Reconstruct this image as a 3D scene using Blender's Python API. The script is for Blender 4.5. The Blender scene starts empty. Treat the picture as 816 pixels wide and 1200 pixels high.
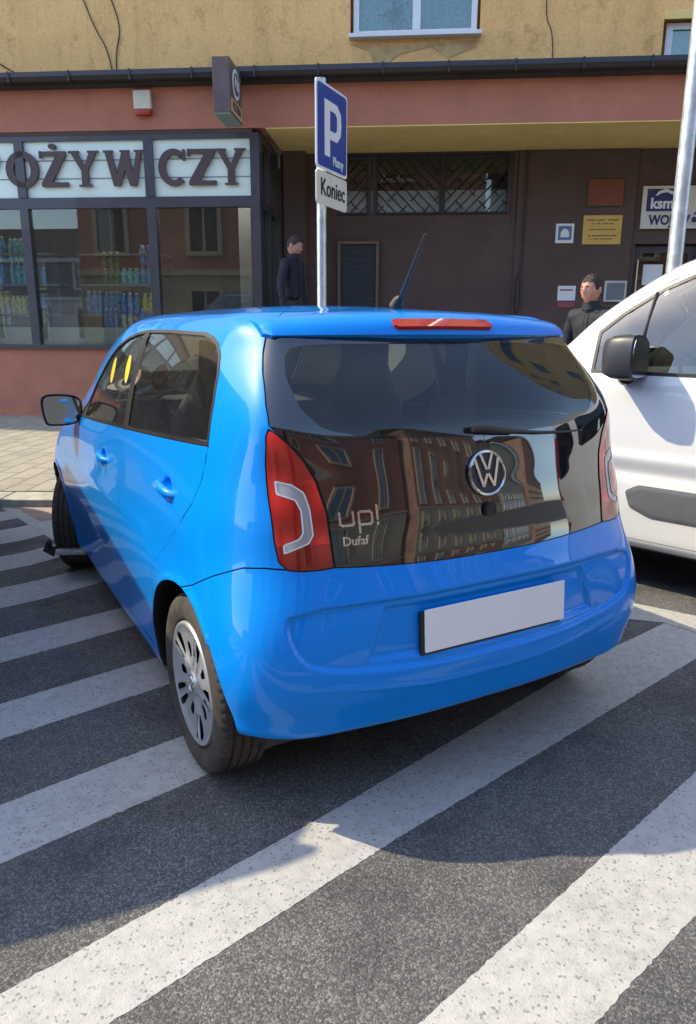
import bpy, bmesh, math, random
import numpy as np
from mathutils import Vector, Matrix
R=math.radians; random.seed(7); rng=np.random.default_rng(5)
scene=bpy.context.scene; COL=scene.collection
# ---------------------------------------------------------------- camera
cam_d=bpy.data.cameras.new('camera'); cam=bpy.data.objects.new('camera',cam_d); COL.objects.link(cam); scene.camera=cam
cam_d.sensor_fit='VERTICAL'; cam_d.sensor_height=24; cam_d.lens=24*862.55/1200; cam_d.clip_start=.05; cam_d.clip_end=900
CP=Vector((-1.41740458,-1.58274516,1.40085618)); ya,pi_,ro=-0.51403621,-0.24447227,0.00440657
fw=Vector((-math.sin(ya)*math.cos(pi_),math.cos(ya)*math.cos(pi_),math.sin(pi_)))
rt=Vector((math.cos(ya),math.sin(ya),0)); up=rt.cross(fw)
r2=rt*math.cos(ro)+up*math.sin(ro); u2=up*math.cos(ro)-rt*math.sin(ro)
m=Matrix((r2,u2,-fw)).transposed().to_4x4(); m.translation=CP; cam.matrix_world=m
# ---------------------------------------------------------------- light
SUN=Vector((-.73,.63,1.0)).normalized()
el=math.asin(SUN.z); az=math.atan2(SUN.x,SUN.y)
w=bpy.data.worlds.new('World'); scene.world=w; w.use_nodes=True
nt=w.node_tree; nt.nodes.clear()
sky=nt.nodes.new('ShaderNodeTexSky'); sky.sky_type='NISHITA'; sky.sun_disc=False; sky.sun_elevation=el; sky.sun_rotation=az
sky.air_density=1.0; sky.dust_density=.9; sky.ozone_density=1.0
bgn=nt.nodes.new('ShaderNodeBackground'); bgn.inputs[1].default_value=.15
wo=nt.nodes.new('ShaderNodeOutputWorld'); nt.links.new(sky.outputs[0],bgn.inputs[0]); nt.links.new(bgn.outputs[0],wo.inputs[0])
sd=bpy.data.lights.new('sun','SUN'); sd.energy=2.1; sd.angle=R(.53); sd.color=(1,.87,.62)
so=bpy.data.objects.new('sun',sd); COL.objects.link(so); so.rotation_euler=SUN.to_track_quat('Z','Y').to_euler(); so.location=(0,0,30)
scene.view_settings.view_transform='Standard'; scene.view_settings.look='None'; scene.view_settings.gamma=1; scene.view_settings.use_curve_mapping=False
scene.view_settings.exposure=1.62
scene.render.engine='CYCLES'
# ---------------------------------------------------------------- materials
def srgb(r,g,b):
    f=lambda c:(c/255/12.92) if c/255<=.04045 else ((c/255+.055)/1.055)**2.4
    return (f(r),f(g),f(b),1)
class NB:
    def __init__(s,name):
        s.m=bpy.data.materials.new(name); s.m.use_nodes=True; s.t=s.m.node_tree; s.t.nodes.clear()
        s.out=s.n('ShaderNodeOutputMaterial')
    def n(s,t,**k):
        x=s.t.nodes.new(t)
        for a,b in k.items(): setattr(x,a,b)
        return x
    def l(s,a,b): s.t.links.new(a,b)
    def noise(s,vec,scale,detail=2,rough=.5):
        n=s.n('ShaderNodeTexNoise'); n.inputs['Scale'].default_value=scale; n.inputs['Detail'].default_value=detail; n.inputs['Roughness'].default_value=rough
        s.l(vec,n.inputs['Vector']); return n.outputs['Fac']
    def ramp(s,fac,stops):
        r=s.n('ShaderNodeValToRGB'); e=r.color_ramp.elements
        while len(e)<len(stops): e.new(.5)
        for i,(p,c) in enumerate(stops): e[i].position=p; e[i].color=c if len(c)==4 else (*c,1)
        s.l(fac,r.inputs[0]); return r.outputs[0]
    def mix(s,f,a,b,bt='MIX'):
        x=s.n('ShaderNodeMix',data_type='RGBA',blend_type=bt)
        for sock,v in ((x.inputs[0],f),(x.inputs[6],a),(x.inputs[7],b)):
            if hasattr(v,'is_linked') or isinstance(v,bpy.types.NodeSocket): s.l(v,sock)
            else: sock.default_value=v
        return x.outputs[2]
    def math(s,op,a,b=0):
        x=s.n('ShaderNodeMath',operation=op)
        for i,v in enumerate((a,b)):
            if isinstance(v,bpy.types.NodeSocket): s.l(v,x.inputs[i])
            else: x.inputs[i].default_value=v
        return x.outputs[0]
    def prin(s,col,rough=.5,metal=0,coat=0,bump=None,bstr=.3,bdist=.01,spec=.5,coatr=.02):
        p=s.n('ShaderNodeBsdfPrincipled')
        for k,v in (('Base Color',col),('Roughness',rough),('Metallic',metal),('Coat Weight',coat),('Coat Roughness',coatr),('Specular IOR Level',spec)):
            if isinstance(v,bpy.types.NodeSocket): s.l(v,p.inputs[k])
            else: p.inputs[k].default_value=v
        if bump is not None:
            b=s.n('ShaderNodeBump'); b.inputs['Strength'].default_value=bstr; b.inputs['Distance'].default_value=bdist
            s.l(bump,b.inputs['Height']); s.l(b.outputs[0],p.inputs['Normal'])
        s.l(p.outputs[0],s.out.inputs[0]); return p
    def pos(s): return s.n('ShaderNodeNewGeometry').outputs['Position']
    def obj(s): return s.n('ShaderNodeTexCoord').outputs['Object']
SM={}
def simple(name,col,rough=.5,metal=0,coat=0,var=.12,scale=6,bs=0,bscale=60):
    if name in SM: return SM[name]
    b=NB(name); SM[name]=b.m; v=b.obj(); f=b.noise(v,scale,4,.6)
    c=col if len(col)==4 else (*col,1)
    dk=(c[0]*(1-var),c[1]*(1-var),c[2]*(1-var),1); lt=(min(c[0]*(1+var),1),min(c[1]*(1+var),1),min(c[2]*(1+var),1),1)
    cc=b.ramp(f,[(.3,dk),(.7,lt)])
    rg=b.math('MULTIPLY_ADD',f,.25); rg.node.inputs[2].default_value=max(rough-.12,.01)
    if bs: b.prin(cc,rg,metal,coat,bump=b.noise(v,bscale,3),bstr=bs,bdist=.004)
    else: b.prin(cc,rg if rough>.12 else rough,metal,coat)
    return b.m
M={}
# car paint
b=NB('blue_paint'); v=b.obj(); f=b.noise(v,3,3)
c=b.mix(f,(.0,.235,.80,1),(.0,.25,.84,1))
p=b.prin(c,.38,0.0,1.0,coatr=.012); p.inputs['Coat IOR'].default_value=1.36; p.inputs['Specular IOR Level'].default_value=.1
f2=b.noise(v,900,1); bm_=b.n('ShaderNodeBump'); bm_.inputs['Strength'].default_value=.03; bm_.inputs['Distance'].default_value=.001; b.l(f2,bm_.inputs['Height']); b.l(bm_.outputs[0],p.inputs['Normal'])
M['paint']=b.m
def glassm(name,tint,ior=1.5,rough=0.0,boost=0.0,dirt=0.03,mul=1.35):
    b=NB(name); tr=b.n('ShaderNodeBsdfTransparent'); tr.inputs[0].default_value=(*tint,1)
    gl=b.n('ShaderNodeBsdfGlossy'); gl.inputs['Roughness'].default_value=rough; gl.inputs[0].default_value=(1,1,1,1)
    fr=b.n('ShaderNodeFresnel'); fr.inputs[0].default_value=ior
    mx=b.n('ShaderNodeMixShader'); fac=b.math('ADD',b.math('MULTIPLY',fr.outputs[0],mul),boost)
    b.l(fac,mx.inputs[0]); b.l(tr.outputs[0],mx.inputs[1]); b.l(gl.outputs[0],mx.inputs[2])
    df=b.n('ShaderNodeBsdfDiffuse'); df.inputs[0].default_value=(.35,.34,.32,1)
    m2=b.n('ShaderNodeMixShader'); nz=b.math('MULTIPLY',b.noise(b.obj(),5,5,.7),dirt*2)
    b.l(nz,m2.inputs[0]); b.l(mx.outputs[0],m2.inputs[1]); b.l(df.outputs[0],m2.inputs[2])
    b.l(m2.outputs[0],b.out.inputs[0]); return b.m
M['glass']=glassm('tinted_car_glass',(.80,.85,.82))
M['rglass']=glassm('tinted_rear_glass',(.80,.90,.84),boost=.0,mul=1.1)
M['vglass']=glassm('van_glass',(.72,.84,.80),boost=.035,dirt=0)
M['sglass']=glassm('shop_glass',(.86,.90,.88),ior=1.5,boost=.0)
def gloss_black(name,col=(.008,.009,.011),rough=.03):
    b=NB(name); f=b.noise(b.obj(),7,5,.7)
    p=b.prin(b.mix(f,(*col,1),(col[0]*2.4,col[1]*2.3,col[2]*2.2,1)),rough,0,1.0,coatr=.01); p.inputs['Coat IOR'].default_value=1.7; return b.m
M['bpanel']=gloss_black('gloss_black_glass')
M['trim']=simple('black_plastic',(.018,.018,.02),.45,bs=.2,bscale=400)
M['seal']=simple('black_rubber',(.012,.012,.013),.5)
M['gap']=simple('gap_black',(.004,.004,.005),.8)
M['inner']=simple('interior_trim',(.05,.05,.055),.8)
M['headl']=simple('headliner',(.50,.49,.46),.9)
M['seat']=simple('seat_fabric',(.085,.09,.10),.9,bs=.4,bscale=300)
M['chrome']=simple('chrome',(.75,.76,.78),.12,1.0,var=.05)
M['mirror']=simple('mirror_glass',(.42,.46,.50),.05,1.0,var=.03)
M['silver']=simple('silver_cover',(.50,.51,.53),.36,.55,.3,var=.06,scale=20)
M['darkmet']=simple('dark_metal',(.05,.05,.055),.5,.6)
M['steel']=simple('galvanised_steel',(.55,.58,.60),.42,.7,var=.2,scale=14)
M['plate']=simple('number_plate_white',(.86,.86,.86),.35,var=.02)
M['white_paint']=simple('white_van_paint',(.78,.78,.76),.35,0,.8,var=.03,scale=2)
M['black']=simple('satin_black',(.02,.02,.022),.5)
def lens(name,c1,c2,rough=.08,emit=0):
    b=NB(name); v=b.obj(); wv=b.n('ShaderNodeTexWave'); wv.inputs['Scale'].default_value=3.2; wv.inputs['Distortion'].default_value=1.5; wv.bands_direction='X'; b.l(v,wv.inputs['Vector'])
    wz=b.n('ShaderNodeTexWave'); wz.inputs['Scale'].default_value=2.1; wz.inputs['Distortion'].default_value=2.5; wz.bands_direction='Z'; b.l(v,wz.inputs['Vector'])
    f=b.math('MULTIPLY',wv.outputs['Fac'],wz.outputs['Fac'])
    c=b.ramp(f,[(0,c1),(1,c2)]); p=b.prin(c,.25,0,1,coatr=.01); return b.m
M['redlens']=lens('red_tail_lens',(.36,.006,.006),(.80,.03,.025))
M['redlens2']=lens('dark_red_lens',(.20,.004,.005),(.42,.012,.012))
M['clearlens']=lens('clear_tail_lens',(.33,.34,.36),(.60,.60,.62))
M['amber']=lens('headlight_lens',(.5,.52,.55),(.8,.8,.82))
b=NB('brake_light_lens'); b.prin((.38,.012,.010,1),.2,0,1); M['brake']=b.m
# tyre: dusty rubber
b=NB('tyre_rubber'); v=b.obj(); f=b.noise(v,9,5,.7)
c=b.ramp(f,[(.35,(.028,.026,.025)),(.62,(.075,.062,.05))]); b.prin(c,.85,bump=b.noise(v,180,3),bstr=.3,bdist=.002); M['tyre']=b.m
# asphalt
def asphalt():
    b=NB('asphalt'); v=b.pos(); big=b.noise(v,.7,4,.6)
    vo=b.n('ShaderNodeTexVoronoi'); vo.inputs['Scale'].default_value=210; b.l(v,vo.inputs['Vector'])
    sp=b.n('ShaderNodeSeparateColor'); b.l(vo.outputs['Color'],sp.inputs[0])
    st=b.ramp(sp.outputs[0],[(0,(.025,.026,.03)),(.4,(.09,.091,.092)),(.75,(.22,.215,.205)),(1,(.45,.43,.40))])
    fine=b.noise(v,260,3,.7)
    st2=b.mix(.5,st,b.ramp(fine,[(.3,(.03,.03,.032)),(.7,(.125,.123,.12))]))
    c=b.mix(b.math('MULTIPLY',big,.55),st2,(.075,.074,.073,1))
    # oil / patch blotches
    pt=b.ramp(b.noise(v,2.3,5,.7),[(.38,(.62,.62,.64)),(.55,(1,1,1))])
    c=b.mix(1.0,c,pt,'MULTIPLY')
    h=b.math('ADD',b.math('MULTIPLY',vo.outputs['Distance'],-1.0),b.math('MULTIPLY',fine,.6))
    b.prin(c,.85,bump=h,bstr=.55,bdist=.004); return b.m
M['asphalt']=asphalt()
def roadpaint():
    b=NB('road_paint'); v=b.pos()
    vo=b.n('ShaderNodeTexVoronoi'); vo.inputs['Scale'].default_value=165; b.l(v,vo.inputs['Vector'])
    sp=b.n('ShaderNodeSeparateColor'); b.l(vo.outputs['Color'],sp.inputs[0])
    fine=b.noise(v,150,4,.8); mid=b.noise(v,22,4,.7); big=b.noise(v,2.2,4,.6)
    base=b.ramp(big,[(.3,(.33,.32,.30)),(.7,(.43,.42,.395))])
    base=b.mix(.5,base,b.ramp(mid,[(.3,(.30,.295,.28)),(.65,(.46,.45,.425))]))
    # paint worn off the stones' hollows
    w1=b.math('ADD',b.math('MULTIPLY',fine,1.0),b.math('MULTIPLY',mid,.45))
    w1=b.math('ADD',w1,b.math('MULTIPLY',big,.25))
    worn=b.ramp(w1,[(.50,(1,1,1)),(.80,(0,0,0))])
    c=b.mix(worn,base,(.19,.19,.19,1))
    c=b.mix(b.ramp(sp.outputs[1],[(.93,(0,0,0)),(.96,(1,1,1))]),c,(.20,.20,.20,1))
    h=b.math('ADD',b.math('MULTIPLY',vo.outputs['Distance'],-.8),b.math('MULTIPLY',fine,.6))
    b.prin(c,.75,bump=h,bstr=.35,bdist=.003); return b.m
M['roadpaint']=roadpaint()
def pavers(name,rot,c1,c2,mort,bw=.2,bh=.1,sc=1,mo=.02):
    b=NB(name); v=b.pos(); mp=b.n('ShaderNodeMapping'); mp.inputs['Rotation'].default_value=(0,0,rot); b.l(v,mp.inputs['Vector'])
    br=b.n('ShaderNodeTexBrick'); br.inputs['Scale'].default_value=sc; br.inputs['Brick Width'].default_value=bw; br.inputs['Row Height'].default_value=bh
    br.inputs['Mortar Size'].default_value=mo*bh*2; br.inputs['Color1'].default_value=c1; br.inputs['Color2'].default_value=c2; br.inputs['Mortar'].default_value=mort
    b.l(mp.outputs[0],br.inputs['Vector']); n=b.noise(v,3,5,.7)
    c=b.mix(1.0,br.outputs['Color'],b.ramp(n,[(.3,(.7,.7,.7)),(.7,(1.1,1.1,1.1))]),'MULTIPLY')
    c=b.mix(.25,c,b.ramp(b.noise(v,120,2),[(.3,(.1,.1,.1)),(.7,(.5,.48,.45))]))
    h=b.math('ADD',b.math('MULTIPLY',br.outputs['Fac'],-1),b.math('MULTIPLY',b.noise(v,150,2),.2))
    b.prin(c,.85,bump=h,bstr=.6,bdist=.006); return b.m
M['pavers']=pavers('pavement_pavers',R(-54),(.28,.245,.175,1),(.34,.30,.215,1),(.13,.12,.10,1),.40,.20,mo=.028)
M['setts']=pavers('gutter_setts',R(30),(.33,.17,.13,1),(.40,.26,.20,1),(.32,.29,.22,1),.22,.11,mo=.07)
M['kerb']=simple('kerb_stone',(.36,.34,.29),.85,var=.25,scale=9,bs=.4,bscale=120)
def stucco(name,c1,c2,sc=1.2,bs=.6,streak=True,bscale=45):
    b=NB(name); v=b.pos(); n=b.noise(v,sc,5,.65)
    mp=b.n('ShaderNodeMapping'); mp.inputs['Scale'].default_value=(5,5,.5); b.l(v,mp.inputs['Vector']); st=b.noise(mp.outputs[0],1.0,4,.6)
    mp2=b.n('ShaderNodeMapping'); mp2.inputs['Scale'].default_value=(26,26,4); b.l(v,mp2.inputs['Vector']); st2=b.noise(mp2.outputs[0],1.0,3,.7)
    c=b.ramp(n,[(.3,c1),(.7,c2)])
    if streak:
        c=b.mix(1.0,c,b.ramp(st,[(.25,(.84,.83,.81)),(.5,(1,1,1))]),'MULTIPLY')
        c=b.mix(1.0,c,b.ramp(b.noise(v,38,4,.75),[(.3,(.80,.79,.77)),(.65,(1.06,1.06,1.06))]),'MULTIPLY')
        c=b.mix(1.0,c,b.ramp(b.noise(v,3.1,6,.8),[(.32,(.70,.68,.65)),(.47,(1,1,1))]),'MULTIPLY')
    else: c=b.mix(1.0,c,b.ramp(b.noise(v,2.2,6,.75),[(.3,(.86,.85,.84)),(.6,(1.03,1.03,1.03))]),'MULTIPLY')
    b.prin(c,.92,bump=b.noise(v,bscale,4,.7),bstr=bs,bdist=.012); return b.m
M['beige']=stucco('beige_render',(.80,.475,.18),(.90,.56,.225))
M['redwall']=stucco('terracotta_paint',(.41,.165,.105),(.49,.195,.125),bs=.25,streak=False)
M['brownwall']=stucco('brown_paint',(.085,.056,.048),(.108,.072,.062),bs=.2,streak=False)
M['soffit']=stucco('ochre_soffit',(.80,.58,.20),(.86,.65,.25),bs=.15,streak=False)
M['eaves']=stucco('dark_eaves',(.03,.026,.024),(.06,.05,.045),bs=.3)
M['fade']=stucco('red_plaque',(.17,.06,.035),(.21,.08,.045),sc=4,bs=.1,streak=False)
M['frame']=simple('shop_frame_grey',(.055,.055,.07),.4,.2,.2,var=.1)
M['mint']=simple('mint_sign_panel',(.72,.84,.76),.4,0,.4,var=.07,scale=1.4)
M['mintlow']=simple('pale_window_film',(.50,.56,.50),.5,var=.06)
M['letter']=simple('brown_letters',(.075,.045,.048),.5)
M['wframe']=simple('white_window_frame',(.70,.72,.74),.4,var=.04)
M['blueP']=simple('sign_blue',(.006,.055,.30),.35,0,.3,var=.05)
M['signwhite']=simple('sign_white',(.72,.73,.75),.4,var=.04)
M['ksmwhite']=simple('sign_cream',(.62,.59,.52),.5,var=.06)
M['navy']=simple('logo_navy',(.02,.03,.12),.5)
M['gold']=simple('brass_plaque',(.60,.40,.11),.42,.25,var=.08,scale=9)
M['chalk']=simple('chalkboard',(.015,.02,.028),.6,var=.3,scale=12)
M['chalkline']=simple('chalk_writing',(.16,.19,.22),.9)
M['wood']=simple('wood_frame',(.16,.10,.06),.6)
M['curtain']=simple('net_curtain',(.62,.70,.82),.9,var=.2,scale=30)
M['room']=simple('dark_room',(.03,.027,.028),.9)
M['shopfloor']=simple('shop_floor',(.20,.17,.14),.6)
M['tile']=simple('plain_grey',(.25,.25,.26),.7)
def brickm():
    b=NB('brick_facade'); v=b.obj(); mp=b.n('ShaderNodeMapping'); mp.inputs['Rotation'].default_value=(R(90),0,0); b.l(v,mp.inputs['Vector'])
    br=b.n('ShaderNodeTexBrick'); br.inputs['Scale'].default_value=1; br.inputs['Brick Width'].default_value=.26; br.inputs['Row Height'].default_value=.08; br.inputs['Mortar Size'].default_value=.008
    br.inputs['Color1'].default_value=(.46,.17,.08,1); br.inputs['Color2'].default_value=(.56,.22,.11,1); br.inputs['Mortar'].default_value=(.4,.34,.28,1)
    b.l(mp.outputs[0],br.inputs['Vector']); c=b.mix(1.0,br.outputs['Color'],b.ramp(b.noise(v,.6,5),[(.3,(.7,.7,.7)),(.7,(1.15,1.15,1.15))]),'MULTIPLY'); b.prin(c,.9); return b.m
M['brick']=brickm()
M['cream']=simple('cream_trim',(.55,.46,.33),.8)
M['skin']=simple('skin',(.46,.235,.17),.55,var=.22,scale=30)
M['hair']=simple('dark_hair',(.025,.016,.012),.75,bs=.8,bscale=150)
M['jacket']=simple('navy_jacket',(.010,.013,.024),.8,bs=.5,bscale=25)
M['jacket2']=simple('charcoal_jacket',(.009,.011,.018),.75,bs=.5,bscale=25)
M['trouser']=simple('dark_trousers',(.03,.032,.04),.9)
M['shoe']=simple('black_shoes',(.015,.014,.013),.5)
# ---------------------------------------------------------------- helpers
def setp(o,label=None,cat=None,group=None,kind=None):
    for k,v in (('label',label),('category',cat),('group',group),('kind',kind)):
        if v: o[k]=v
    return o
def thing(name,label,cat,loc=(0,0,0),rz=0,group=None):
    o=bpy.data.objects.new(name,None); COL.objects.link(o); o.location=loc; o.rotation_euler=(0,0,rz); o.empty_display_size=.1
    return setp(o,label,cat,group)
class MB:
    def __init__(s): s.b=bmesh.new(); s.smooth=False
    def box(s,lo,hi,mat=None,bev=0):
        x=bmesh.ops.create_cube(s.b,size=1)['verts']
        for v in x: v.co=Vector((lo[i]+(v.co[i]+.5)*(hi[i]-lo[i]) for i in range(3)))
        if bev:
            es=list({e for v in x for e in v.link_edges}); r=bmesh.ops.bevel(s.b,geom=es,offset=bev,segments=2,affect='EDGES',profile=.6)
            x=[v for v in set(sum([list(f.verts) for f in r['faces']],[]))|{v for v in x if v.is_valid}]
        if mat is not None: bmesh.ops.transform(s.b,matrix=mat,verts=x)
        return s
    def poly(s,pts,d,axis=1):
        """extrude closed 2D outline (in the plane normal to axis) between d[0], d[1]"""
        def P(p,q):
            return Vector((q,p[0],p[1])) if axis==0 else Vector((p[0],q,p[1])) if axis==1 else Vector((p[0],p[1],q))
        a=[s.b.verts.new(P(p,d[0])) for p in pts]; c=[s.b.verts.new(P(p,d[1])) for p in pts]
        n=len(pts); s.b.faces.new(a); s.b.faces.new(c[::-1])
        for i in range(n): s.b.faces.new((a[i],c[i],c[(i+1)%n],a[(i+1)%n]))
        return s
    def tube(s,pts,r,seg=10,cap=True):
        pts=[Vector(p) for p in pts]; rs=r if hasattr(r,'__len__') else [r]*len(pts); rings=[]
        for i,p in enumerate(pts):
            d=(pts[min(i+1,len(pts)-1)]-pts[max(i-1,0)]).normalized(); a=d.orthogonal().normalized() if i==0 else (rings[-1][1]-d*rings[-1][1].dot(d)).normalized(); bb=d.cross(a)
            rings.append(([s.b.verts.new(p+(a*math.cos(t)+bb*math.sin(t))*rs[i]) for t in [2*math.pi*k/seg for k in range(seg)]],a))
        for i in range(len(rings)-1):
            A,B=rings[i][0],rings[i+1][0]
            for k in range(seg): s.b.faces.new((A[k],A[(k+1)%seg],B[(k+1)%seg],B[k]))
        if cap: s.b.faces.new(rings[0][0][::-1]); s.b.faces.new(rings[-1][0])
        return s
    def lathe(s,prof,seg=32,axis='Z',c=(0,0,0),close=False,caps=(1,1)):
        c=Vector(c); rings=[]
        for (r,h) in prof:
            ring=[]
            for k in range(seg):
                t=2*math.pi*k/seg; x,y=r*math.cos(t),r*math.sin(t)
                ring.append(s.b.verts.new(c+(Vector((x,y,h)) if axis=='Z' else Vector((h,x,y)) if axis=='X' else Vector((x,h,y)))))
            rings.append(ring)
        rr=list(zip(rings,rings[1:]))+([(rings[-1],rings[0])] if close else [])
        for A,B in rr:
            for k in range(seg): s.b.faces.new((A[k],A[(k+1)%seg],B[(k+1)%seg],B[k]))
        if not close:
            for ring,cp in ((rings[0],caps[0]),(rings[-1],caps[1])):
                if cp: s.b.faces.new(ring)
        return s
    def xf(s,m): bmesh.ops.transform(s.b,matrix=m,verts=s.b.verts[:]); return s
    def build(s,name,mat,parent=None,smooth=False,off=None,ang=40):
        bmesh.ops.recalc_face_normals(s.b,faces=s.b.faces[:])
        me=bpy.data.meshes.new(name); s.b.to_mesh(me); s.b.free(); me.materials.append(M[mat] if isinstance(mat,str) else mat)
        if smooth:
            me.polygons.foreach_set('use_smooth',[True]*len(me.polygons))
            try: me.set_sharp_from_angle(angle=R(ang))
            except Exception: pass
        o=bpy.data.objects.new(name,me); COL.objects.link(o); o.parent=parent
        if off is not None: o.location=off
        return o
def copy_tree(o,parent=None):
    c=o.copy(); COL.objects.link(c); c.parent=parent
    for ch in [x for x in bpy.data.objects if x.parent==o]: copy_tree(ch,c)
    return c
def text_mesh(s,size,depth,bold=0.0,align='CENTER',sx=1.0,shear=0):
    cu=bpy.data.curves.new('lettering','FONT'); cu.body=s; cu.size=size; cu.extrude=depth/2; cu.offset=bold; cu.align_x=align; cu.align_y='CENTER'; cu.resolution_u=3; cu.shear=shear
    o=bpy.data.objects.new('lettering',cu); COL.objects.link(o); dg=bpy.context.evaluated_depsgraph_get(); dg.update()
    me=bpy.data.meshes.new_from_object(o.evaluated_get(dg)); bpy.data.objects.remove(o); bpy.data.curves.remove(cu)
    for v in me.vertices: v.co.x*=sx
    return me
def text_obj(name,s,size,depth,mat,parent,mtx,bold=0,align='CENTER',sx=1.0,shear=0):
    me=text_mesh(s,size,depth,bold,align,sx,shear); me.transform(mtx); me.materials.clear(); me.materials.append(M[mat])
    for p in me.polygons: p.material_index=0
    me.name=name
    o=bpy.data.objects.new(name,me); COL.objects.link(o); o.parent=parent; return o
# --------------------------------------------------- cut-surface toolkit (numpy)
def nspline(t,P,tq):
    t=np.asarray(t,float); P=np.asarray(P,float); n=len(t); h=np.diff(t); sh=P.shape[1:]; Pf=P.reshape(n,-1)
    A=np.zeros((n,n)); B=np.zeros_like(Pf); A[0,0]=A[-1,-1]=1
    for i in range(1,n-1):
        A[i,i-1]=h[i-1];A[i,i]=2*(h[i-1]+h[i]);A[i,i+1]=h[i]; B[i]=6*((Pf[i+1]-Pf[i])/h[i]-(Pf[i]-Pf[i-1])/h[i-1])
    Mm=np.linalg.solve(A,B); tq=np.asarray(tq); k=np.clip(np.searchsorted(t,tq)-1,0,n-2); x=(tq-t[k])[:,None]; hk=h[k][:,None]
    a=(t[k+1]-tq)[:,None]
    out=Mm[k]*a**3/(6*hk)+Mm[k+1]*x**3/(6*hk)+(Pf[k]/hk-Mm[k]*hk/6)*a+(Pf[k+1]/hk-Mm[k+1]*hk/6)*x
    return out.reshape((len(tq),)+sh)
def chord(P,axis):
    d=np.linalg.norm(np.diff(P,axis=axis),axis=-1); d=d.mean(axis=1-axis); return np.concatenate([[0],np.cumsum(d)])
def body_grid(ctrl,ustep,vstep):
    """ctrl rows x cols x 3, columns from rear centre to front centre (x>=0)"""
    nr,nc,_=ctrl.shape
    mir=ctrl[:,::-1].copy(); 
    L=ctrl[:,1:4][:,::-1].copy(); L[...,0]*=-1; Rr=ctrl[:,-4:-1][:,::-1].copy(); Rr[...,0]*=-1
    E=np.concatenate([L,ctrl,Rr],1); t=chord(E,1); t-=t[3]
    tu=[0]; end=t[3+nc-1]
    while tu[-1]<end-1e-6: tu.append(min(tu[-1]+ustep(tu[-1]/end),end))
    if tu[-1]-tu[-2]<.002: tu.pop(-2)
    G=nspline(t,E.transpose(1,0,2),tu).transpose(1,0,2)
    G[:,0,0]=0;G[:,-1,0]=0
    T=G[-4:-1][::-1].copy(); T[...,0]*=-1
    E=np.concatenate([G,T],0); tv=chord(E,0); endv=tv[nr-1]; vs=[0]
    zt=ctrl[:,6,2]
    while vs[-1]<endv-1e-6: vs.append(min(vs[-1]+vstep(vs[-1]/endv),endv))
    G2=nspline(tv,E,vs); G2[:,0,0]=0; G2[:,-1,0]=0
    G2[...,0]=np.maximum(G2[...,0],0)
    return G2
def grid_normals(G):
    du=np.gradient(G,axis=1); dv=np.gradient(G,axis=0); n=np.cross(du,dv); l=np.linalg.norm(n,axis=-1,keepdims=True); n=n/np.maximum(l,1e-12)
    n[:,0,0]=0; n[:,-1,0]=0; n/=np.maximum(np.linalg.norm(n,axis=-1,keepdims=True),1e-12); return n
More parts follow.
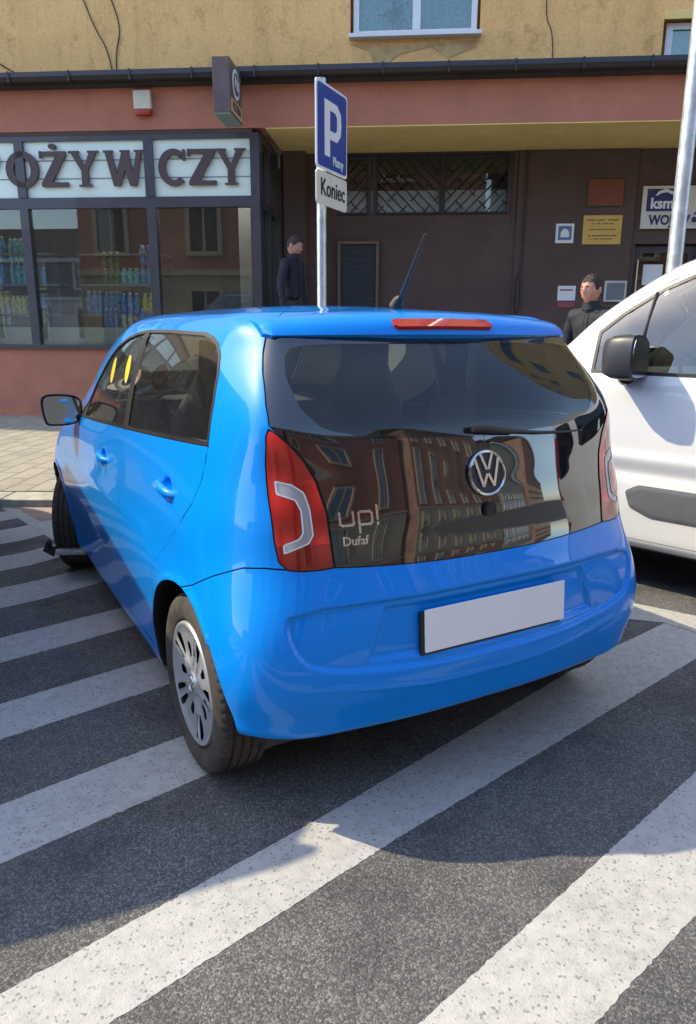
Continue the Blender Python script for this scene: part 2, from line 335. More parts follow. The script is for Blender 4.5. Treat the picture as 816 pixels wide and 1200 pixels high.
class Surf:
    def __init__(s,V,N,Q,L=()): s.V,s.N,s.Q,s.L=V,N,Q,list(L)
    @staticmethod
    def grid(G):
        h,w_,_=G.shape; N=grid_normals(G); idx=np.arange(h*w_).reshape(h,w_)
        Q=np.stack([idx[:-1,:-1],idx[:-1,1:],idx[1:,1:],idx[1:,:-1]],-1).reshape(-1,4)
        return Surf(G.reshape(-1,3),N.reshape(-1,3),Q)
    def cut(s,fn):
        """returns (inside f<=0, outside)"""
        f=fn(s.V); ins=f<=0; q=ins[s.Q]; a=q.all(1); o=~q.any(1); mixed=s.Q[~a&~o]
        Li,Lo=[],[]; newV=[];newN=[];cache={}; base=len(s.V)
        def mid(i,j):
            k=(i,j) if i<j else (j,i)
            if k not in cache:
                t=f[k[0]]/(f[k[0]]-f[k[1]]); t=min(max(t,0.001),.999)
                cache[k]=base+len(newV); newV.append(s.V[k[0]]*(1-t)+s.V[k[1]]*t); nn=s.N[k[0]]*(1-t)+s.N[k[1]]*t; newN.append(nn/max(np.linalg.norm(nn),1e-9))
            return cache[k]
        for poly in [tuple(int(x) for x in r) for r in mixed]+s.L:
            fl=[ins[i] for i in poly]
            if all(fl): Li.append(poly);continue
            if not any(fl): Lo.append(poly);continue
            A,B=[],[]
            n=len(poly)
            for k in range(n):
                i,j=poly[k],poly[(k+1)%n]
                (A if fl[k] else B).append(i)
                if fl[k]!=fl[(k+1)%n]: m_=mid(i,j);A.append(m_);B.append(m_)
            if len(A)>2: Li.append(tuple(A))
            if len(B)>2: Lo.append(tuple(B))
        V=np.vstack([s.V]+([np.array(newV)] if newV else [])); N=np.vstack([s.N]+([np.array(newN)] if newN else []))
        return Surf(V,N,s.Q[a],Li),Surf(V,N,s.Q[o],Lo)
    def obj(s,name,mat,parent=None,off=0.0,loc=None,mirror=True,flip=False):
        V=s.V+s.N*off; N=s.N; polys=[tuple(int(x) for x in r) for r in s.Q]+s.L
        if not polys: return None
        used=np.zeros(len(V),bool)
        for p in polys:
            for i in p: used[i]=True
        mp=np.cumsum(used)-1; V=V[used];N=N[used]; polys=[tuple(int(mp[i]) for i in p) for p in polys]
        if flip: polys=[p[::-1] for p in polys]; N=-N
        sides=[(1,V,N,polys)]
        if mirror:
            # merge on centre line
            Vm=V*np.array([-1,1,1]);Nm=N*np.array([-1,1,1]); on=np.abs(V[:,0])<1e-6; mm=np.where(on,np.arange(len(V)),0)
            newi=np.cumsum(~on)-1+len(V); mm=np.where(on,mm,newi)
            pm=[tuple(int(mm[i]) for i in p)[::-1] for p in polys]
            V=np.vstack([V,Vm[~on]]);N=np.vstack([N,Nm[~on]]);polys=polys+pm
        polys=[p for p in polys if len(set(p))==len(p)]
        me=bpy.data.meshes.new(name); me.from_pydata(V.tolist(),[],polys); me.update()
        me.polygons.foreach_set('use_smooth',[True]*len(me.polygons)); me.normals_split_custom_set_from_vertices(N.tolist())
        me.materials.append(M[mat] if isinstance(mat,str) else mat); o=bpy.data.objects.new(name,me); COL.objects.link(o); o.parent=parent
        if loc is not None:o.location=loc
        return o
    def side(s,sign):
        """one side only: the mesh itself for +x, mirrored for -x"""
        if sign>0: return s
        return Surf(s.V*np.array([-1,1,1]),s.N*np.array([-1,1,1]),s.Q[:,::-1] if len(s.Q) else s.Q,[p[::-1] for p in s.L])
def sdpoly(x,y,poly,closed=True):
    P=np.asarray(poly,float); n=len(P); d=np.full(x.shape,1e9); ins=np.zeros(x.shape,bool)
    for i in range(n if closed else n-1):
        a=P[i];b_=P[(i+1)%n];e=b_-a;wx=x-a[0];wy=y-a[1];t=np.clip((wx*e[0]+wy*e[1])/(e@e),0,1)
        d=np.minimum(d,np.hypot(wx-e[0]*t,wy-e[1]*t))
        if closed:
            c=(a[1]>y)!=(b_[1]>y); xx=a[0]+(y-a[1])*e[0]/(e[1] if abs(e[1])>1e-12 else 1e-12); ins^=c&(x<xx)
    return np.where(ins,-d,d) if closed else d
def chaikin(P,n=2,closed=True,k=.25):
    P=[np.array(p,float) for p in P]
    for _ in range(n):
        Q=[];m_=len(P)
        for i in range(m_ if closed else m_-1):
            a,b_=P[i],P[(i+1)%m_]; Q+= [a*(1-k)+b_*k,a*k+b_*(1-k)]
        if not closed: Q=[P[0]]+Q+[P[-1]]
        P=Q
    return P
def sstep(d,w_): t=np.clip(-d/w_,0,1); return t*t*(3-2*t)
# ================================================================ SETTING
TH=R(-34.5); E1=np.array([math.cos(TH),math.sin(TH),0]); N1=np.array([-math.sin(TH),math.cos(TH),0]); P0=np.array([-.33589167,10.21610261,0])
FM=Matrix.Translation(Vector(P0))@Matrix.Rotation(TH,4,'Z')      # facade frame: x along, y into the building
def FW(s,t,z=0): return Vector(P0+E1*s+N1*t)+Vector((0,0,z))
# road: one big sheet
def sheet(name,pts,z,mat,kind='structure'):
    me=bpy.data.meshes.new(name); me.from_pydata([(*p[:2],z if len(p)<3 else p[2]) for p in pts],[],[tuple(range(len(pts)))]); me.materials.append(M[mat]); me.update()
    if me.polygons[0].normal.z<0: me.flip_normals()
    o=bpy.data.objects.new(name,me); COL.objects.link(o); return setp(o,kind=kind)
sheet('road',[(-300,-300),(300,-300),(300,300),(-300,300)],0,'asphalt')
# kerb line
KA=R(-29.5); ke=np.array([math.cos(KA),math.sin(KA),0]); kn=np.array([-math.sin(KA),math.cos(KA),0]); K0=np.array([-1.03,4.78,0])
def KW(s,t): p=K0+ke*s+kn*t; return (p[0],p[1])
pv=[]; 
a=[KW(-30,.31),KW(40,.31)]; bb=[tuple(FW(45,1.5)[:2]),tuple(FW(-40,1.5)[:2])]
sheet('pavement',[(*a[0],.062),(*a[1],.062),(*bb[0],.16),(*bb[1],.16)],0,'pavers')
sheet('gutter_strip',[tuple(KW(.0,-.006)),(-.93,4.62),(-.70,3.60),(-.2,3.75),KW(4,-.5),KW(30,-.45),KW(30,-.006)],.0008,'setts')
kb=MB(); x=-30
while x<40:
    kb.box((x+.004,0,-.05),(x+.992,.30,.06),None,.008); x+=1.0
kb.xf(Matrix.Translation(Vector(K0))@Matrix.Rotation(KA,4,'Z'))
setp(kb.build('kerb','kerb'),kind='structure')
# painted hatching: near edge measured stripe by stripe
def stripe(ya,yb,sa,sb,xr=1.55,k=0):
    xs=[-5,-1.0,min(-.5,xr-.02),xr]; top=[ya-.2*4 if False else ya+(-4*.2),ya,ya+(xs[2]+1)*sa]; bot=[yb-4*.2,yb,yb+(xs[2]+1)*sb]
    top.append(top[2]+(xr-xs[2])*.215); bot.append(bot[2]+(xr-xs[2])*.215)
    pts=list(zip(xs,bot))+list(zip(xs,top))[::-1]
    # slightly ragged edges
    out=[]
    for i in range(len(pts)):
        p,q=np.array(pts[i]),np.array(pts[(i+1)%len(pts)]); n_=max(int(np.linalg.norm(q-p)/.012),1)
        for t in range(n_): r=p+(q-p)*t/n_; out.append((r[0]+rng.normal(0,.0008),r[1]+rng.normal(0,.0013)))
    sheet('road_marking',out,.001,'roadpaint')
for ya,yb,sa,sb,xr in [(4.60,4.30,.45,.5,-.90),(4.03,3.66,.45,.5,-.72),(3.36,3.06,.5,.5,.05),(2.745,2.42,.35,.38,.4),(2.02,1.74,.21,.24,.75),(1.355,1.085,.18,.19,1.0),(.695,.425,.17,.19,1.3)]:
    stripe(ya,yb,sa,sb,xr)
def lin(name,P,Q,w0,w1): pass
def quadpts(pts,z=.0011):
    out=[]
    for i in range(len(pts)):
        p,q=np.array(pts[i],float),np.array(pts[(i+1)%len(pts)],float); n_=max(int(np.linalg.norm(q-p)/.012),1)
        for t in range(n_): r=p+(q-p)*t/n_; out.append((r[0]+rng.normal(0,.0008),r[1]+rng.normal(0,.0013)))
    sheet('road_marking',out,z,'roadpaint')
quadpts([(-5,-1.0),(-1.43,-.32),(-.42,-.09),(1.4,.265),(1.66,.32),(1.60,.595),(1.05,.50),(-.55,.10),(-1.43,-.09),(-5,-.82)])
quadpts([(-5,-1.66),(-.68,-.83),(.09,-.68),(2.02,-.30),(1.90,-.03),(.62,-.29),(-.68,-.59),(-5,-1.45)])
quadpts([(-5,-2.3),(2.3,-.9),(2.2,-.62),(-5,-2.05)])
quadpts([(1.66,.32),(1.93,-.22),(2.13,-.14),(1.83,.56),(1.70,.83),(1.05,2.3),(.82,2.2),(1.49,.71)][0:1]+[(1.93,-.24),(2.13,-.16),(1.83,.56),(1.70,.83),(1.05,2.3),(.82,2.2),(1.49,.71),(1.60,.60)],.003)
quadpts([(-1.02,4.72),(-.92,4.62),(-.70,3.60),(-.80,3.55)],.003)
# ================================================================ BLUE CAR
def crow(zr,zs,zf,rear,W,front):
    """rear: y at x=0,.3,.5 then three corner (x,y); W: five (x,y); front: two corner (x,y), then y at x=.35, 0"""
    r=[(0,rear[0],zr),(.3,rear[1],zr),(.5,rear[2],zr)]+[(x,y,zr+(zs-zr)*k) for (x,y),k in zip(rear[3:],(-.05,.05,.55))]
    r+=[(x,y,zs) for x,y in W]; r+=[(front[0][0],front[0][1],zs+(zf-zs)*.5),(front[1][0],front[1][1],zf),(.35,front[2],zf),(0,front[3],zf)]
    return r
Y5=[.8,1.4,2.1,2.6,3.0]
def WW(ws,ys=Y5): return list(zip(ws,ys))
rz=lambda x,y:1.489-.030*(x/.5)**2-.026*((y-1.3)/.75)**2
rows=[
crow(.262,.185,.21,[.11,.119,.14,(.61,.185),(.695,.275),(.74,.42)],WW([.735,.735,.735,.735,.73]),[(.66,3.26),(.55,3.36),3.42,3.44]),
crow(.275,.195,.21,[.047,.055,.078,(.648,.110),(.745,.208),(.784,.40)],WW([.782,.78,.775,.775,.77]),[(.71,3.30),(.60,3.42),3.49,3.51]),
crow(.325,.28,.30,[.022,.030,.054,(.664,.087),(.760,.180),(.799,.39)],WW([.80,.795,.79,.79,.79]),[(.74,3.29),(.61,3.44),3.51,3.53]),
crow(.39,.37,.39,[.006,.013,.038,(.675,.075),(.771,.165),(.808,.385)],WW([.812,.806,.80,.802,.805]),[(.76,3.28),(.62,3.45),3.52,3.54]),
crow(.50,.50,.50,[.0,.008,.033,(.680,.068),(.776,.158),(.814,.38)],WW([.82,.815,.81,.815,.815]),[(.77,3.28),(.62,3.45),3.52,3.54]),
crow(.62,.62,.62,[.010,.018,.045,(.673,.090),(.763,.182),(.804,.39)],WW([.822,.82,.818,.818,.815]),[(.77,3.25),(.62,3.42),3.50,3.53]),
crow(.70,.70,.70,[.030,.038,.068,(.661,.117),(.748,.216),(.791,.40)],WW([.812,.815,.815,.81,.805]),[(.76,3.20),(.60,3.38),3.46,3.50]),
crow(.765,.765,.765,[.052,.060,.088,(.655,.140),(.733,.230),(.782,.40)],WW([.805,.808,.808,.80,.79]),[(.74,3.12),(.58,3.31),3.40,3.44]),
crow(.88,.88,.88,[.072,.082,.113,(.653,.165),(.725,.257),(.767,.41)],WW([.79,.795,.795,.785,.76],[.8,1.4,2.1,2.5,2.85]),[(.70,3.0),(.55,3.13),3.20,3.22]),
crow(.98,.98,.98,[.095,.105,.140,(.648,.195),(.712,.285),(.745,.42)],WW([.772,.778,.77,.745,.70],[.8,1.4,2.05,2.4,2.7]),[(.66,2.82),(.50,2.88),2.93,2.95]),
crow(1.06,1.06,1.06,[.113,.123,.157,(.646,.21),(.700,.295),(.73,.42)],WW([.755,.76,.745,.718,.685],[.8,1.4,2.0,2.33,2.55]),[(.62,2.68),(.48,2.75),2.80,2.82]),
crow(1.137,1.137,1.137,[.135,.145,.18,(.643,.226),(.688,.31),(.713,.44)],WW([.738,.743,.725,.695,.66],[.8,1.4,1.98,2.28,2.44]),[(.60,2.56),(.46,2.63),2.68,2.70]),
crow(1.25,1.25,1.25,[.205,.215,.25,(.615,.295),(.658,.38),(.683,.51)],WW([.71,.712,.69,.660,.632],[.8,1.4,1.93,2.16,2.28]),[(.57,2.38),(.44,2.45),2.50,2.52]),
crow(1.35,1.35,1.35,[.30,.31,.34,(.575,.375),(.62,.46),(.65,.58)],WW([.675,.675,.652,.622,.59],[.85,1.4,1.84,2.01,2.12]),[(.53,2.22),(.42,2.28),2.33,2.34]),
crow(1.405,1.402,1.40,[.36,.367,.392,(.555,.425),(.60,.50),(.625,.63)],WW([.645,.645,.618,.588,.56],[.88,1.4,1.80,1.92,2.0]),[(.50,2.10),(.40,2.15),2.19,2.20]),
crow(1.443,1.437,1.435,[.43,.438,.462,(.525,.50),(.562,.57),(.582,.68)],WW([.598,.598,.57,.54,.51],[.9,1.4,1.72,1.80,1.87]),[(.46,1.96),(.37,2.0),2.04,2.05]),
]
r14=[(0,.56),(.22,.565),(.38,.58),(.45,.63),(.48,.70),(.495,.80),(.50,.95),(.50,1.4),(.47,1.6),(.44,1.68),(.42,1.72),(.38,1.79),(.30,1.83),(.2,1.86),(0,1.87)]
r15=[(0,.80),(.12,.805),(.22,.82),(.27,.86),(.29,.92),(.30,1.0),(.305,1.12),(.30,1.3),(.28,1.42),(.26,1.49),(.24,1.53),(.20,1.57),(.15,1.6),(.08,1.62),(0,1.63)]
r16=[(0,y) for y in np.linspace(1.0,1.45,15)]
for rr in (r14,r15,r16): rows.append([(x,y,rz(x,y)) for x,y in rr])
rows=[[(x if i not in(1,2) or j>=16 else (.3,.5)[i-1]*(1 if j<15 else .92),y,z) for i,(x,y,z) in enumerate(r)] for j,r in enumerate(rows)]
C_=np.array(rows,float)
mould=chaikin([(-.655,.668),(-.665,.60),(-.64,.535),(-.60,.50),(-.45,.468),(0,.448),(.45,.468),(.60,.50),(.64,.535),(.665,.60),(.655,.668),(.3,.672),(-.3,.672)],1)
niche=[(-.385,.655),(-.445,.488),(0,.472),(.445,.488),(.385,.655)]
def displace(G):
    x,y,z=G[...,0],G[...,1],G[...,2]; sh=x.shape; rear=(y<.42)&(z<.74)
    d=sdpoly(x.ravel(),z.ravel(),mould).reshape(sh); n=sdpoly(x.ravel(),z.ravel(),niche).reshape(sh)
    dy=np.where(rear,.012*sstep(d,.011)+.013*sstep(n,.024),0)
    # lower crease and upper shelf line of the bumper
    cr=.39+.09*(np.clip(x,0,.8)/.75)**2; dy+=np.where(rear&(x<.62),-.003*np.clip((.62-x)/.12,0,1)*np.exp(-((z-cr)/.010)**2),0)
    G[...,1]=y+dy
    side=(x>.5)&(y>.3)&(y<3.3)
    # arch lips
    for yc in (.548,2.955):
        r=np.hypot(y-yc,z-.29); G[...,0]+=np.where(side,.007*np.exp(-((r-.346)/.016)**2)*np.clip((.72-z)/.1,0,1)*np.clip((z-.2)/.08,0,1),0)
    # door handle scoops
    for hy,hz in ((.735,.895),(1.66,.86)):
        e=np.sqrt(((y-hy)/.055)**2+((z-hz)/.042)**2); G[...,0]-=np.where(side,.024*np.clip(1-e*e,0,1)**1.2,0)
    # shoulder swage along the doors
    G[...,0]+=np.where(side&(y>.9)&(y<2.75),.002*np.exp(-((z-(.70+.02*(y-1)))/.04)**2)-.006*np.exp(-((z-.38)/.07)**2)*np.clip((y-.9)/.1,0,1)*np.clip((2.6-y)/.1,0,1),0)
    return G
us=lambda t:.0055 if t<.27 else (.010 if t<.66 else .02)
vs_=lambda t:.0060 if t<.82 else .014
G=displace(body_grid(C_,us,vs_)); S=Surf.grid(G)
GC=body_grid(C_,lambda t:.02,lambda t:.02); SC=Surf.grid(GC)
REARV=S.V[(S.V[:,1]<.75)&(S.V[:,2]>.25)]
def rear_y(x,z):
    d=(REARV[:,0]-abs(x))**2+(REARV[:,2]-z)**2; k=np.argpartition(d,4)[:4]; w_=1/(d[k]+1e-9); return float((REARV[k,1]*w_).sum()/w_.sum())
SIDEV=S.V[(S.V[:,0]>.5)]
def side_x(y,z):
    d=(SIDEV[:,1]-y)**2+(SIDEV[:,2]-z)**2; k=np.argpartition(d,4)[:4]; w_=1/(d[k]+1e-9); return float((SIDEV[k,0]*w_).sum()/w_.sum())
car=thing('parked_car','bright blue small five-door hatchback standing on the painted hatching, seen from its rear left corner','car',(0,1.77,0)); CO=(0,-1.77,0)
# ---- cut lines
hatch=[(-.01,.750),(.15,.751),(.3,.756),(.44,.763),(.512,.768),(.516,.84),(.519,.92),(.536,1.0),(.565,1.06),(.60,1.103),(.626,1.13),(.640,1.147),(.634,1.20),(.612,1.28),(.590,1.335),(.572,1.372),(.565,1.385),(-.01,1.39)]
light=[(.512,.768),(.516,.84),(.519,.92),(.536,1.0),(.565,1.06),(.60,1.103),(.626,1.13),(.642,1.142),(.651,1.12),(.657,1.05),(.660,.95),(.661,.85),(.655,.79),(.635,.768),(.60,.764),(.55,.765)]
bracket=[(.640,1.005),(.600,.995),(.571,.972),(.562,.93),(.561,.86),(.575,.838),(.640,.812),(.640,.838),(.600,.853),(.590,.868),(.588,.925),(.598,.952),(.640,.968)]
clearw=[(-.02,1.095)]+[tuple(p) for p in chaikin([(.05,1.095),(.36,1.105),(.50,1.135),(.552,1.19),(.562,1.27),(.535,1.354),(.05,1.360)],2,closed=False,k=.14)]+[(-.02,1.360)]
dlo=[(.452,1.069),(.480,1.20),(.505,1.275),(.535,1.325),(.575,1.358),(.625,1.376),(.69,1.387),(1.0,1.393),(1.3,1.392),(1.46,1.383),(1.62,1.362),(1.78,1.325),(1.93,1.262),(2.12,1.135),(2.26,1.04),(2.37,.965),(1.85,.99),(1.33,1.020),(.85,1.047)]
def side_f(poly,ymin=.4,xmin=.45,off=0):
    return lambda V:np.where((V[:,0]>xmin)&(V[:,2]<1.44),sdpoly(V[:,1],V[:,2],poly)+off,1.0)
def rear_f(poly,off=0): return lambda V:np.where((V[:,1]<.62),sdpoly(V[:,0],V[:,2],poly)+off,1.0)
def arch_f(rad): 
    return lambda V:np.where((V[:,0]>.5),np.minimum(np.hypot(V[:,1]-.548,V[:,2]-.29),np.hypot(V[:,1]-2.955,V[:,2]-.29))-rad,1.0)
wsc=[(-.02,1.01),(.45,1.01),(.60,1.045),(.585,1.12),(.50,1.36),(.46,1.392),(-.02,1.40)]
front_f=lambda poly,off=0:(lambda V:np.where(V[:,1]>1.95,sdpoly(V[:,0],V[:,2],poly)+off,1.0))
arch,S1=S.cut(arch_f(.343))
# ---- rear hatch glass
H,S1=S1.cut(rear_f(hatch))
Hg,Hedge=H.cut(rear_f(hatch,.0035)); Hedge.obj('hatch_seal','seal',car,-.004,CO)
Cw,Bp=Hg.cut(rear_f(clearw)); 
# ---- tail lights
Lt,S1=S1.cut(rear_f(light)); Lg,Le=Lt.cut(rear_f(light,.004)); [Le.side(q).obj('light_seal','seal',car,-.004,CO,mirror=False) for q in(-1,1)]
Br,Lr=Lg.cut(rear_f(bracket)); Bi,Bo=Br.cut(rear_f(bracket,.0045))
lowred,upred=Lr.cut(lambda V:V[:,2]-(.835+.0*V[:,0]))
for sg in (-1,1):
    r_=upred.side(sg).obj('tail_light','redlens',car,.002,CO,mirror=False)
    lowred.side(sg).obj('lower_lens','redlens2',r_,.002,None,mirror=False)
    Bo.side(sg).obj('light_bar','signwhite',r_,.0035,None,mirror=False); Bi.side(sg).obj('reflector','clearlens',r_,.001,None,mirror=False)
# ---- side glass
D,S1=S1.cut(side_f(dlo)); Dg,De=D.cut(side_f(dlo,off=.011)); [De.side(q).obj('window_frame','seal',car,.0015,CO,mirror=False) for q in(-1,1)]
bl=lambda V:(V[:,1]-1.325); 
pil=lambda V:np.abs(V[:,1]-(1.325+.0*V[:,2]))-.036
P_,Dg=Dg.cut(pil); [P_.side(q).obj('door_pillar','trim',car,.0005,CO,mirror=False) for q in(-1,1)]
rg,fg=Dg.cut(bl); tri,fg=fg.cut(lambda V:2.195-V[:,1])
qt,_=fg.cut(lambda V:V[:,1]*0-1)
# ---- windscreen
Wn,S1=S1.cut(front_f(wsc)); Wg,We=Wn.cut(front_f(wsc,.02)); We.obj('windscreen_frame','seal',car,-.002,CO); 
# ---- front lights and grille
hl=chaikin([(.42,.66),(.66,.63),(.76,.70),(.74,.83),(.62,.82),(.44,.72)],2); HL,S1=S1.cut(front_f(hl)); 
gr=[(-.02,.30),(.48,.30),(.54,.34),(.55,.40),(.50,.46),(-.02,.47)]
GR,S1=S1.cut(front_f(gr)); GR.obj('front_grille','trim',car,-.006,CO)
for sg in(-1,1): HL.side(sg).obj('headlight','amber',car,.0,CO,mirror=False)
# ---- panels
seam=[(.10,.768),(.165,.772),(.22,.764),(.33,.715),(.45,.655),(.60,.60)]
def bump_f(V):
    y,z=V[:,1],V[:,2]; zs=np.interp(y,[p[0] for p in seam],[p[1] for p in seam]); return np.where((y<.58),z-zs,1.0)
Bmp,S1=S1.cut(bump_f)
gp,S1=S1.cut(lambda V:np.where((V[:,1]<.58),bump_f(V)-.0042,1.0)); [gp.side(q).obj('bumper_gap','gap',car,-.005,CO,mirror=False) for q in(-1,1)]
rd=[(.452,1.069),(.466,.97),(.50,.895),(.59,.80),(.70,.715),(.80,.635),(.862,.55),(.897,.44),(.915,.34),(.95,.262),(1.342,.262),(1.342,1.019),(.85,1.047)]
fd=[(1.342,.262),(2.43,.262),(2.50,.40),(2.52,.70),(2.47,.88),(2.37,.965),(1.85,.99),(1.342,1.019)]
gapf=lambda V:np.where((V[:,0]>.5)&(V[:,2]<1.075),np.minimum(np.abs(sdpoly(V[:,1],V[:,2],rd)),np.abs(sdpoly(V[:,1],V[:,2],fd)))-.0026,1.0)
gp,S1=S1.cut(gapf); [gp.side(q).obj('door_gap','gap',car,-.006,CO,mirror=False) for q in(-1,1)]
RD,S1=S1.cut(side_f(rd)); FD,S1=S1.cut(side_f(fd))
# roof / hatch cut and hood cut
rg_=lambda V:np.where((V[:,1]<.80)&(V[:,2]>1.37)&(V[:,0]<.60),np.abs(V[:,1]-(.60-.46*(V[:,0]/.56)**4*.5))-.0024,1.0)
gp,S1=S1.cut(rg_); [gp.side(q).obj('hatch_gap','gap',car,-.006,CO,mirror=False) for q in(-1,1)]
body=S1.obj('body','paint',car,0,CO)
bump=Bmp.obj('rear_bumper','paint',car,0,CO)
cl=Cw.obj('rear_window','rglass',car,-.0005,CO); Bp.obj('hatch_panel','bpanel',car,0,CO)
Wg.obj('windscreen','glass',car,-.001,CO)
# doors
def door(Sd,name,g,hy,hz,mirror_plate=None):
    for sg in(-1,1):
        d=Sd.side(sg).obj(name,'paint',car,0,CO,mirror=False)
        g.side(sg).obj('window',('glass'),d,-.004,None,mirror=False)
        hx=side_x(hy+.07,hz+.05)
        b_=MB(); pts=[(sg*(hx-.002),hy+.085,hz+.006),(sg*(hx+.018),hy+.06,hz+.004),(sg*(hx+.020),hy,hz),(sg*(hx+.016),hy-.06,hz-.004),(sg*(hx-.004),hy-.085,hz-.008)]
        b_.tube(pts,[.012,.0155,.0165,.0155,.012],12); b_.build('handle','paint',d,True)
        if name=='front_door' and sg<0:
            for k,(sy,sz) in enumerate(((1.75,1.222),(1.47,1.240))):  # two yellow reflections in the glass, painted on as flat oval patches
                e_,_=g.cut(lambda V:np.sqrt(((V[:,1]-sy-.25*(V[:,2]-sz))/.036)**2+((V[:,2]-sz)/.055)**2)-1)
                e_.side(sg).obj('yellow_reflection',simple('reflection_yellow',(.62,.50,.03),.5),d,-.002,None,mirror=False)
        if name=='front_door': tri.side(sg).obj('mirror_triangle','trim',d,-.001,None,mirror=False)
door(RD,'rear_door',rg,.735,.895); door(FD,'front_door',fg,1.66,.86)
# arch lips + liners
def arch_parts():
    for yc in(.548,2.955):
        for sg in(-1,1):
            b_=MB(); prev=None
            for k in range(49):
                a=R(-18+216*k/48); y=yc+.343*math.cos(a); z=.29+.343*math.sin(a)
                if z<.19: continue
                xo=side_x(y,z)-.001; ring=[b_.b.verts.new((sg*xo,y,z)),b_.b.verts.new((sg*(xo-.012),yc+.341*math.cos(a),.29+.341*math.sin(a))),b_.b.verts.new((sg*(xo-.03),yc+.350*math.cos(a),.29+.350*math.sin(a))),b_.b.verts.new((sg*.50,yc+.352*math.cos(a),.29+.352*math.sin(a))),b_.b.verts.new((sg*.50,yc,.30))]
                if prev:
                    for i in range(3): b_.b.faces.new((prev[i],ring[i],ring[i+1],prev[i+1]))
                    b_.b.faces.new((prev[3],ring[3],ring[4]))
                prev=ring
            b_.build('wheel_arch','trim',car,True,CO)
arch_parts()
# ---- spoiler
def spoiler():
    b_=MB(); prev=None; n=61
    for k in range(n):
        x=-.577+1.154*k/(n-1); u=abs(x)/.577; e=1-max(0,(u-.97)/.03)**2*.35
        bow=.072*u**2.2; dz=-.024*u**2
        yr=.306+bow; ytop=.345+bow*.95; ysurf=rear_y(x,1.375)
        zl=1.376+dz*.15
        P=[(ytop+.25-.10*u,rz(x,ytop+.25-.10*u)-.006+dz*.05),(ytop+.12,1.4585+dz*.8),(ytop+.035,1.4485+dz),(ytop+.005,1.4395+dz),(yr+.012,1.412+dz*.6),(yr,zl+.008),(yr+.012,zl),(ysurf+.0,1.366+dz*.2),(ysurf+.05,1.372+dz*.2)]
        mid=np.array([ysurf+.03,1.395]); 
        ring=[b_.b.verts.new((x,mid[0]+(p[0]-mid[0])*e if k in(0,n-1) or u>.97 else p[0],p[1] if u<=.97 else mid[1]+(p[1]-mid[1])*e)) for p in P]
        if prev:
            for i in range(len(ring)-1): b_.b.faces.new((prev[i],ring[i],ring[i+1],prev[i+1]))
        else: b_.b.faces.new(ring)
        prev=ring
    b_.b.faces.new(prev[::-1]); return b_.build('spoiler','paint',car,True,CO,ang=32)
sp=spoiler()
b_=MB(); prev=None
for k in range(31):
    x=-.187+.374*k/30; u=abs(x)/.577; bow=.072*u**2.2; dz=-.024*u**2; yr=.308+bow; yt=.350+bow*.95
    e=1 if abs(x)<.175 else .55
    c=np.array([(yr+yt)/2-.006,1.4172+dz*.75]); hv=np.array([yt-yr,.0275])*.42*e
    nn=np.array([-.35,.9]) ; nn=np.array([-.0195,.05]); nn=nn/np.linalg.norm(nn); nn=np.array([-abs(hv[1]),hv[0]])/np.linalg.norm(hv)
    ring=[b_.b.verts.new((x,*(c+hv-nn*.008))),b_.b.verts.new((x,*(c+hv+nn*.004))),b_.b.verts.new((x,*(c-hv+nn*.004))),b_.b.verts.new((x,*(c-hv-nn*.008)))]
    if prev:
        for i in range(4): b_.b.faces.new((prev[i],ring[i],ring[(i+1)%4],prev[(i+1)%4]))
    else: b_.b.faces.new(ring)
    prev=ring
b_.b.faces.new(prev[::-1]); b_.build('brake_light','brake',car,False,CO)
# ---- rear plate
rp=MB(); rp.box((-.271,-.006,-.069),(.268,.012,.060),None,.003); pm=Matrix.Translation((0,.022,.556))@Matrix.Rotation(R(-4),4,'X'); rp.xf(pm)
ph=rp.build('plate_holder','trim',car,off=CO)
b_=MB(); b_.box((-.266,-.012,-.064),(.276,-.0065,.064),None,.0022); b_.xf(pm@Matrix.Translation((.004,0,.004))); b_.build('number_plate','plate',ph)
# ---- roundel badge
def on_rear(me_or_bm,x0,z0,lift=0.0):
    """drape a mesh drawn in local x,z (local y = height off the surface) over the rear surface"""
    for v in me_or_bm.verts:
        x,z,h=v.co.x+x0,v.co.z+z0,v.co.y; v.co=Vector((x,rear_y(x,z)-h-lift,z))
def badge():
    e=.004; y0=rear_y(0,.985); sl=math.atan2(rear_y(0,1.03)-rear_y(0,.94),.09); bm_m=Matrix.Translation((0,y0-.004,.985))@Matrix.Rotation(-sl,4,'X')
    b_=MB(); b_.lathe([(.001,0),(.060,0),(.062,-.004),(.001,-.004)],48,'Y'); b_.xf(bm_m); root=b_.build('badge','black',car,True,CO)
    b_=MB(); pr=[(.0595,-.002),(.061,-.008),(.0645,-.010),(.068,-.008),(.069,-.001),(.0595,.001)]; b_.lathe(pr,56,'Y',close=True)
    def bar(p,q,w_=.0085):
        p=Vector((p[0],0,p[1]));q=Vector((q[0],0,q[1]));d=(q-p).normalized();n=Vector((-d.z,0,d.x))*w_/2
        A=[p+n,q+n,q-n,p-n]; f=[b_.b.verts.new((v.x,-.009,v.z)) for v in A]; k=[b_.b.verts.new((v.x,-.002,v.z)) for v in A]
        b_.b.faces.new(f);b_.b.faces.new(k[::-1])
        for i in range(4): b_.b.faces.new((f[i],k[i],k[(i+1)%4],f[(i+1)%4]))
    for s_ in(-1,1):
        bar((s_*.022,.057),(s_*.003,.010)); bar((s_*.044,.043),(s_*.020,-.040),.0086); bar((s_*.020,-.040),(s_*.002,-.002),.0085)
        bar((s_*.054,.026),(s_*.048,.036),.003)
    b_.xf(bm_m); b_.build('emblem','chrome',root)
badge()
